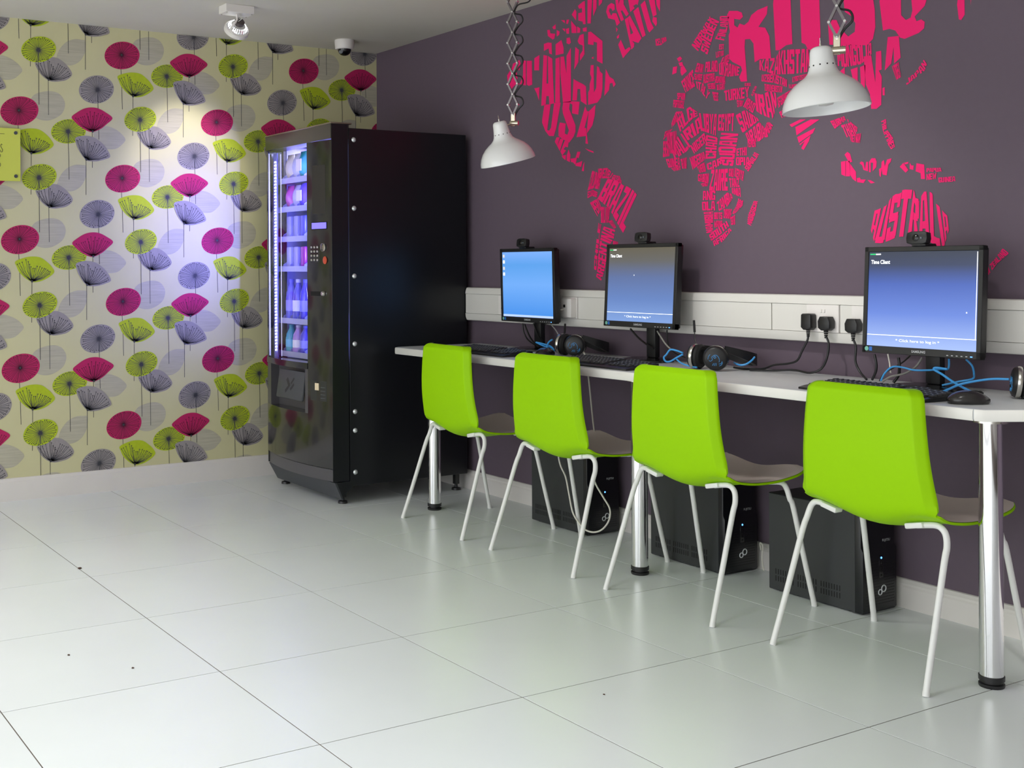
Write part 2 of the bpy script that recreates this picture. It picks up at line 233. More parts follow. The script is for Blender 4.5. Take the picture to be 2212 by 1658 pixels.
MURAL_POLYS=[["ALASKA",[[[1.293,2.1023],[1.3459,2.1125],[1.3523,2.0935],[1.3455,2.0625],[1.3193,2.0703],[1.3288,2.0288],[1.3187,2.0021],[1.2787,1.9811],[1.2521,2.0069],[1.2457,2.0524],[1.2863,2.0871]],[[1.372,2.1065],[1.3946,2.1012],[1.3936,1.9841],[1.3449,1.9966],[1.3714,2.0349]],[[1.401,2.1002],[1.4394,2.0944],[1.4416,1.9817],[1.416,1.9792],[1.4001,1.9873]]]],["CANADA",[[[1.4587,2.1032],[1.4973,2.1127],[1.494,2.0414],[1.4571,2.0467]],[[1.4564,1.9625],[1.496,1.9625],[1.4928,1.8996],[1.4739,1.9379]],[[1.5272,2.1081],[1.5541,2.1006],[1.5488,1.9725],[1.5472,1.9151],[1.5415,1.875],[1.5089,1.8737]],[[1.5595,2.0991],[1.5914,2.0814],[1.6029,1.8745],[1.5683,1.8735],[1.5649,1.9128],[1.5611,1.9709]],[[1.5488,1.9725],[1.5611,1.9709],[1.5649,1.9128],[1.5472,1.9151]],[[1.6151,2.0778],[1.644,2.0801],[1.6449,1.8728],[1.6108,1.8735]],[[1.6493,2.081],[1.6752,2.0787],[1.6916,1.9999],[1.6933,2.0792],[1.7242,2.1108],[1.7222,1.8652],[1.6657,1.872],[1.6486,2.0059]],[[1.7546,2.1092],[1.7796,2.0921],[1.7742,2.0373],[1.7462,2.0086]],[[1.7699,2.133],[1.7851,2.1566],[1.8125,2.1585],[1.8167,2.0668],[1.7867,2.042],[1.7844,2.0685],[1.8045,2.085],[1.8047,2.1077],[1.7798,2.1183]],[[1.6939,2.1587],[1.717,2.1582],[1.7244,2.1338],[1.7116,2.1277],[1.6937,2.1355]],[[1.5551,2.2191],[1.5738,2.2175],[1.579,2.1998],[1.6134,2.1922],[1.608,2.1713],[1.5947,2.1685],[1.5602,2.1911]],[[1.5926,2.2261],[1.6164,2.2354],[1.6173,2.2134],[1.6004,2.2146]],[[1.6241,2.2072],[1.645,2.1969],[1.6422,2.1823],[1.6239,2.1771]],[[1.6558,2.2468],[1.6817,2.2421],[1.6842,2.2268]],[[1.6946,2.2415],[1.7125,2.2399],[1.7047,2.2215],[1.6919,2.2237]],[[1.6633,2.2071],[1.684,2.2035],[1.6838,2.1886]],[[1.6891,2.201],[1.7122,2.202],[1.712,2.1755],[1.6941,2.1786]],[[1.7252,2.2327],[1.7629,2.1964],[1.7627,2.1702],[1.7298,2.1758]],[[1.7679,2.1988],[1.7903,2.1851],[1.7877,2.1676],[1.7677,2.1694]],[[1.8053,2.1842],[1.8324,2.1843],[1.8323,2.1649],[1.8076,2.1691]],[[1.7305,2.2581],[1.7535,2.2786],[1.7634,2.2652],[1.7606,2.2264]],[[1.7737,2.2895],[1.8062,2.3013],[1.8211,2.3033],[1.8252,2.1986],[1.8079,2.2016],[1.8055,2.2135],[1.7757,2.2237],[1.7759,2.2564],[1.8009,2.255],[1.801,2.2745],[1.7811,2.275]],[[1.8388,2.335],[1.8729,2.335],[1.8595,2.1958],[1.8375,2.1997]],[[1.8778,2.335],[1.8995,2.335],[1.8987,2.2562],[1.8767,2.2249],[1.8746,2.264]],[[1.9139,2.335],[1.9519,2.335],[1.9324,2.2722],[1.9132,2.2615]],[[1.5303,2.1587],[1.56,2.1607],[1.5866,2.1546],[1.5899,2.1002],[1.5703,2.1083],[1.5651,2.1328],[1.5301,2.1264]],[[1.6157,2.1432],[1.6577,2.1564],[1.6729,2.1189],[1.6727,2.0924],[1.6153,2.0929]],[[1.8421,2.16],[1.8592,2.1603],[1.9358,2.1058],[1.936,2.0069],[1.8993,2.0251],[1.8999,2.1052],[1.8783,2.112],[1.8772,2.0977],[1.8402,2.1069]],[[1.858,2.0119],[1.8775,2.0107],[1.8789,1.8898],[1.8936,1.9072],[1.8991,2.0027],[1.9135,1.9942],[1.9181,1.9775],[1.9357,1.9623],[1.9342,1.9019],[1.9244,1.8616],[1.9003,1.8422],[1.8395,1.8397],[1.84,1.8947],[1.8499,1.9064],[1.85,1.929],[1.8625,1.9564],[1.8528,1.9739]],[[1.8631,2.0435],[1.8778,2.0477],[1.8752,2.0352]],[[1.7409,1.9683],[1.7585,1.9576],[1.8082,1.9346],[1.8254,1.9226],[1.8297,1.8393],[1.7903,1.8619],[1.7857,1.9164],[1.7682,1.9186],[1.7628,1.8685],[1.7325,1.8722]],[[1.9562,1.9816],[1.9817,1.9432],[2.005,1.9305],[2.0187,1.9066],[2.0047,1.8958],[1.9979,1.9157],[1.9815,1.9147],[1.9766,1.8869],[1.9458,1.8654]]]],["USA",[[[1.5319,1.8772],[1.5779,1.8732],[1.5517,1.7571],[1.5655,1.7528],[1.5793,1.7645],[1.603,1.876],[1.6502,1.8718],[1.6179,1.7605],[1.5995,1.7249],[1.5653,1.7282],[1.5378,1.7541],[1.5149,1.7944],[1.5151,1.809]],[[1.6681,1.8725],[1.7318,1.869],[1.7815,1.8602],[1.7724,1.8038],[1.7292,1.8142],[1.7317,1.8535],[1.7143,1.8627],[1.7097,1.8363],[1.7527,1.7581],[1.7524,1.7299],[1.7393,1.7086],[1.7085,1.6846],[1.66,1.7062],[1.6333,1.7216],[1.6336,1.7589],[1.6428,1.7824],[1.685,1.7736],[1.678,1.7287],[1.6956,1.7213],[1.7068,1.7401],[1.6654,1.8214],[1.6612,1.8447]],[[1.8196,1.8361],[1.83,1.814],[1.8426,1.8098],[1.8146,1.7405],[1.8252,1.7394],[1.8292,1.714],[1.8228,1.7035],[1.7587,1.704]],[[1.8426,1.8098],[1.8887,1.8349],[1.8821,1.786],[1.8672,1.7462],[1.8292,1.714],[1.8315,1.7388]],[[1.8228,1.7035],[1.8292,1.714],[1.8373,1.6673],[1.8204,1.6702]]]],["MEXICO",[[[1.6061,1.6983],[1.6198,1.7172],[1.6422,1.715],[1.624,1.6765]],[[1.624,1.6765],[1.6467,1.7089],[1.6689,1.7039],[1.6417,1.652]],[[1.6462,1.6488],[1.6777,1.6974],[1.7041,1.6864],[1.6995,1.6641],[1.6819,1.6685],[1.6686,1.6583],[1.6862,1.6511],[1.6728,1.6408],[1.6594,1.6305]],[[1.655,1.6309],[1.6861,1.6312],[1.6814,1.6073],[1.6594,1.6219]],[[1.6904,1.628],[1.7039,1.6552],[1.7168,1.6286],[1.7122,1.5964],[1.6903,1.6052]],[[1.7167,1.6116],[1.7515,1.6117],[1.7647,1.6387],[1.7861,1.6369],[1.773,1.6086],[1.7623,1.6136],[1.7512,1.5807],[1.734,1.5933],[1.7209,1.5957]],[[1.7556,1.5888],[1.775,1.5901],[1.7986,1.5953],[1.7898,1.5694],[1.7512,1.5765]],[[1.8113,1.5901],[1.8089,1.5485],[1.794,1.5509],[1.8027,1.5768]],[[1.816,1.6497],[1.8726,1.631],[1.8746,1.6239],[1.8412,1.635]]]],["GREENLAND",[[[1.9605,2.2287],[1.9701,2.2523],[1.9936,2.2605],[2.0144,2.2502],[2.0165,2.2278],[2.0003,2.2245],[1.9957,2.2348],[1.984,2.2402],[1.9793,2.2284],[1.9931,2.2053],[2.0025,2.2146],[2.0257,2.2104],[2.0483,2.1655],[2.0275,2.1551],[2.0162,2.1838],[1.9743,2.1976]],[[2.0103,2.3256],[2.0357,2.3205],[2.0397,2.2454],[2.07,2.3135],[2.0717,2.2393],[2.103,2.193],[2.0871,2.1851],[2.0624,2.2161],[2.0533,2.2147],[2.0735,2.1751],[2.0552,2.1706],[2.0258,2.2292]],[[2.0858,2.3103],[2.1836,2.2905],[2.1567,2.2201],[2.1479,2.2263],[2.1301,2.222],[2.1389,2.2111],[2.112,2.1991]],[[2.0361,2.0736],[2.0523,2.0929],[2.0793,2.0448],[2.1064,2.053],[2.1131,2.0426],[2.0654,2.0112]],[[2.078,2.1743],[2.0984,2.1799],[2.1135,2.1044],[2.1223,2.0752],[2.1355,2.0637],[2.1332,2.0487],[2.1175,2.0404]],[[2.0984,2.1799],[2.1097,2.1856],[2.1798,2.078],[2.1599,2.0613],[2.1223,2.0752],[2.1135,2.1044],[2.1292,2.108],[2.1071,2.1489]],[[2.1299,2.1989],[2.161,2.2116],[2.2038,2.0861],[2.1842,2.0803]],[[2.1743,2.2182],[2.2006,2.2315],[2.2345,2.1356],[2.2514,2.1084],[2.2255,2.0931],[2.2149,2.1086]],[[2.2053,2.2861],[2.2484,2.2773],[2.2688,2.1596],[2.2475,2.1544]],[[2.2569,2.2756],[2.2908,2.2687],[2.2879,2.1681],[2.2691,2.1987]],[[2.2475,2.1544],[2.2687,2.1475],[2.2707,2.1231],[2.2642,2.1122],[2.2431,2.1371]],[[2.0229,2.1512],[2.0343,2.1398],[2.025,2.1288]],[[2.0272,2.1096],[2.0434,2.1179],[2.0409,2.1026],[2.0294,2.0998]]]],["BRITAIN",[[[2.3819,1.9615],[2.4006,1.9681],[2.4111,1.9571],[2.3944,1.9455]],[[2.3911,1.9433],[2.4119,1.9436],[2.4187,1.9258],[2.398,1.9288]],[[2.4026,1.9248],[2.421,1.9271],[2.4369,1.903],[2.4092,1.8885],[2.4024,1.9012]],[[2.3606,1.9309],[2.384,1.9308],[2.3792,1.9045],[2.3557,1.901]]]],["RUSSIA",[[[2.6494,2.0883],[2.6601,2.1024],[2.7019,2.0946],[2.7225,2.0845],[2.7285,2.0675],[2.714,2.059],[2.685,2.0674],[2.6849,2.0435],[2.7014,2.031],[2.7119,2.0451],[2.7344,2.0348],[2.7549,2.0438],[2.7693,2.0664],[2.7995,2.0796],[2.8471,2.0862],[2.843,2.056],[2.8031,2.0165],[2.8348,2.0078],[2.8542,1.9735],[2.8615,1.8904],[2.8103,1.8951],[2.7842,1.8865],[2.7786,1.9579],[2.7626,1.9779],[2.7382,1.9803],[2.7359,1.9522],[2.7473,1.8209],[2.7166,1.8235],[2.7084,1.8421],[2.723,1.8655],[2.717,1.8822],[2.6755,1.9043],[2.6588,1.9196],[2.6573,2.0098],[2.6637,2.0215],[2.6556,2.0647]],[[2.8725,2.0876],[2.8868,2.2022],[2.9478,2.1891],[2.9593,1.9271],[2.931,1.9271],[2.9003,1.9137],[2.883,1.9164]],[[2.9908,2.18],[3.0746,2.1621],[3.0822,1.9442],[3.08,1.8913],[3.0639,1.8864],[3.0277,1.8966],[3.0168,1.9163],[3.0003,1.925]]]],["RUSSIA",[[[3.1132,1.9863],[3.1201,1.8985],[3.2731,1.8718],[3.2963,1.8899],[3.3057,1.928],[3.3038,1.9878],[3.286,2.0934],[3.1704,2.1175],[3.1842,2.002],[3.2127,1.9806],[3.2268,1.9538],[3.2243,1.9261],[3.198,1.9143],[3.1645,1.9485],[3.1501,1.9797]],[[3.3222,2.012],[3.3519,2.0797],[3.4029,2.0691],[3.4043,1.9496],[3.4217,1.931],[3.4391,1.9356],[3.4457,1.9575],[3.4355,2.0623],[3.5203,2.0446],[3.4905,1.9643],[3.4541,1.9367],[3.4605,1.9202],[3.4775,1.9229],[3.4902,1.913],[3.4879,1.8925],[3.4688,1.8805],[3.417,1.8699],[3.3995,1.8767],[3.382,1.903],[3.3599,1.9127],[3.3351,1.9111]],[[3.6035,1.9467],[3.614,2.0251],[3.6279,2.0222],[3.6292,1.9104],[3.6172,1.8959],[3.6092,1.8992]],[[3.6496,2.0176],[3.6574,2.016],[3.6491,1.9361]],[[3.353,1.8864],[3.3952,1.8833],[3.4013,1.8104],[3.377,1.7946],[3.3751,1.8495],[3.3659,1.7963],[3.3411,1.7763]]]],["CHINA",[[[3.166,1.8013],[3.183,1.8111],[3.1827,1.7624],[3.1658,1.7646]],[[3.2069,1.7995],[3.2353,1.8035],[3.2349,1.7432],[3.2208,1.7451]],[[3.2447,1.8021],[3.2658,1.8071],[3.2629,1.7115],[3.2489,1.7253]],[[3.259,1.8361],[3.2891,1.8354],[3.3046,1.7419],[3.3075,1.8445],[3.328,1.8452],[3.3298,1.7819],[3.3185,1.7795],[3.3297,1.7582],[3.3269,1.6639],[3.3086,1.6522],[3.288,1.6546],[3.2837,1.7049],[3.2677,1.7389]],[[3.3317,1.7185],[3.3408,1.7213],[3.3406,1.6938],[3.3325,1.6948]]]],["INDIA",[[[2.9444,1.6367],[2.9917,1.6508],[3.0176,1.648],[2.9549,1.6271]],[[2.9707,1.6254],[3.0381,1.6458],[3.0761,1.6417],[2.9757,1.5952]],[[2.9783,1.5886],[3.0583,1.6144],[3.048,1.5966],[2.986,1.5667]],[[2.9886,1.5623],[3.0377,1.5893],[3.0299,1.569],[3.0066,1.5396],[2.9963,1.5468],[3.0119,1.5707],[2.9911,1.5578]]]],["INDONESIA",[[[3.1804,1.509],[3.1916,1.5175],[3.2025,1.5103],[3.2115,1.4816],[3.1987,1.4795]],[[3.1654,1.4852],[3.184,1.4869],[3.1836,1.4337],[3.167,1.4411]],[[3.1858,1.4867],[3.2006,1.4856],[3.2021,1.4325],[3.1855,1.4336]],[[3.2023,1.4761],[3.2259,1.4464],[3.2275,1.4122],[3.213,1.4224],[3.2021,1.4387]],[[3.2294,1.4245],[3.2421,1.4252],[3.2456,1.4188],[3.2654,1.4175],[3.2564,1.4058],[3.2311,1.4104]],[[3.2725,1.4155],[3.2849,1.4132],[3.3008,1.4045],[3.2849,1.4025]],[[3.2406,1.4747],[3.2478,1.4803],[3.2568,1.4766],[3.262,1.4531],[3.2675,1.4773],[3.2747,1.4767],[3.2745,1.4445],[3.2566,1.4504],[3.2513,1.4662]],[[3.2782,1.4764],[3.2889,1.4878],[3.3031,1.4867],[3.3083,1.4741],[3.3064,1.456],[3.2922,1.4433],[3.2942,1.4721],[3.2853,1.4728],[3.2851,1.4407],[3.278,1.4412]],[[3.3169,1.4491],[3.3256,1.453],[3.3275,1.4726],[3.3362,1.478],[3.3395,1.4566],[3.3483,1.4786],[3.3655,1.4817],[3.362,1.4699],[3.3534,1.4616],[3.3463,1.4258],[3.3307,1.4299],[3.3273,1.4484],[3.3237,1.4213],[3.3185,1.4277]],[[3.396,1.4509],[3.4095,1.4633],[3.4278,1.4381],[3.4177,1.4299]],[[3.4112,1.4632],[3.428,1.4648],[3.4279,1.4589],[3.4162,1.4568]],[[3.4329,1.4615],[3.4395,1.4521],[3.4478,1.4515],[3.4461,1.4368],[3.4328,1.4407]],[[3.4577,1.4581],[3.4855,1.4516],[3.4885,1.4045],[3.4738,1.4055],[3.4723,1.4247],[3.4543,1.4318]]]]]
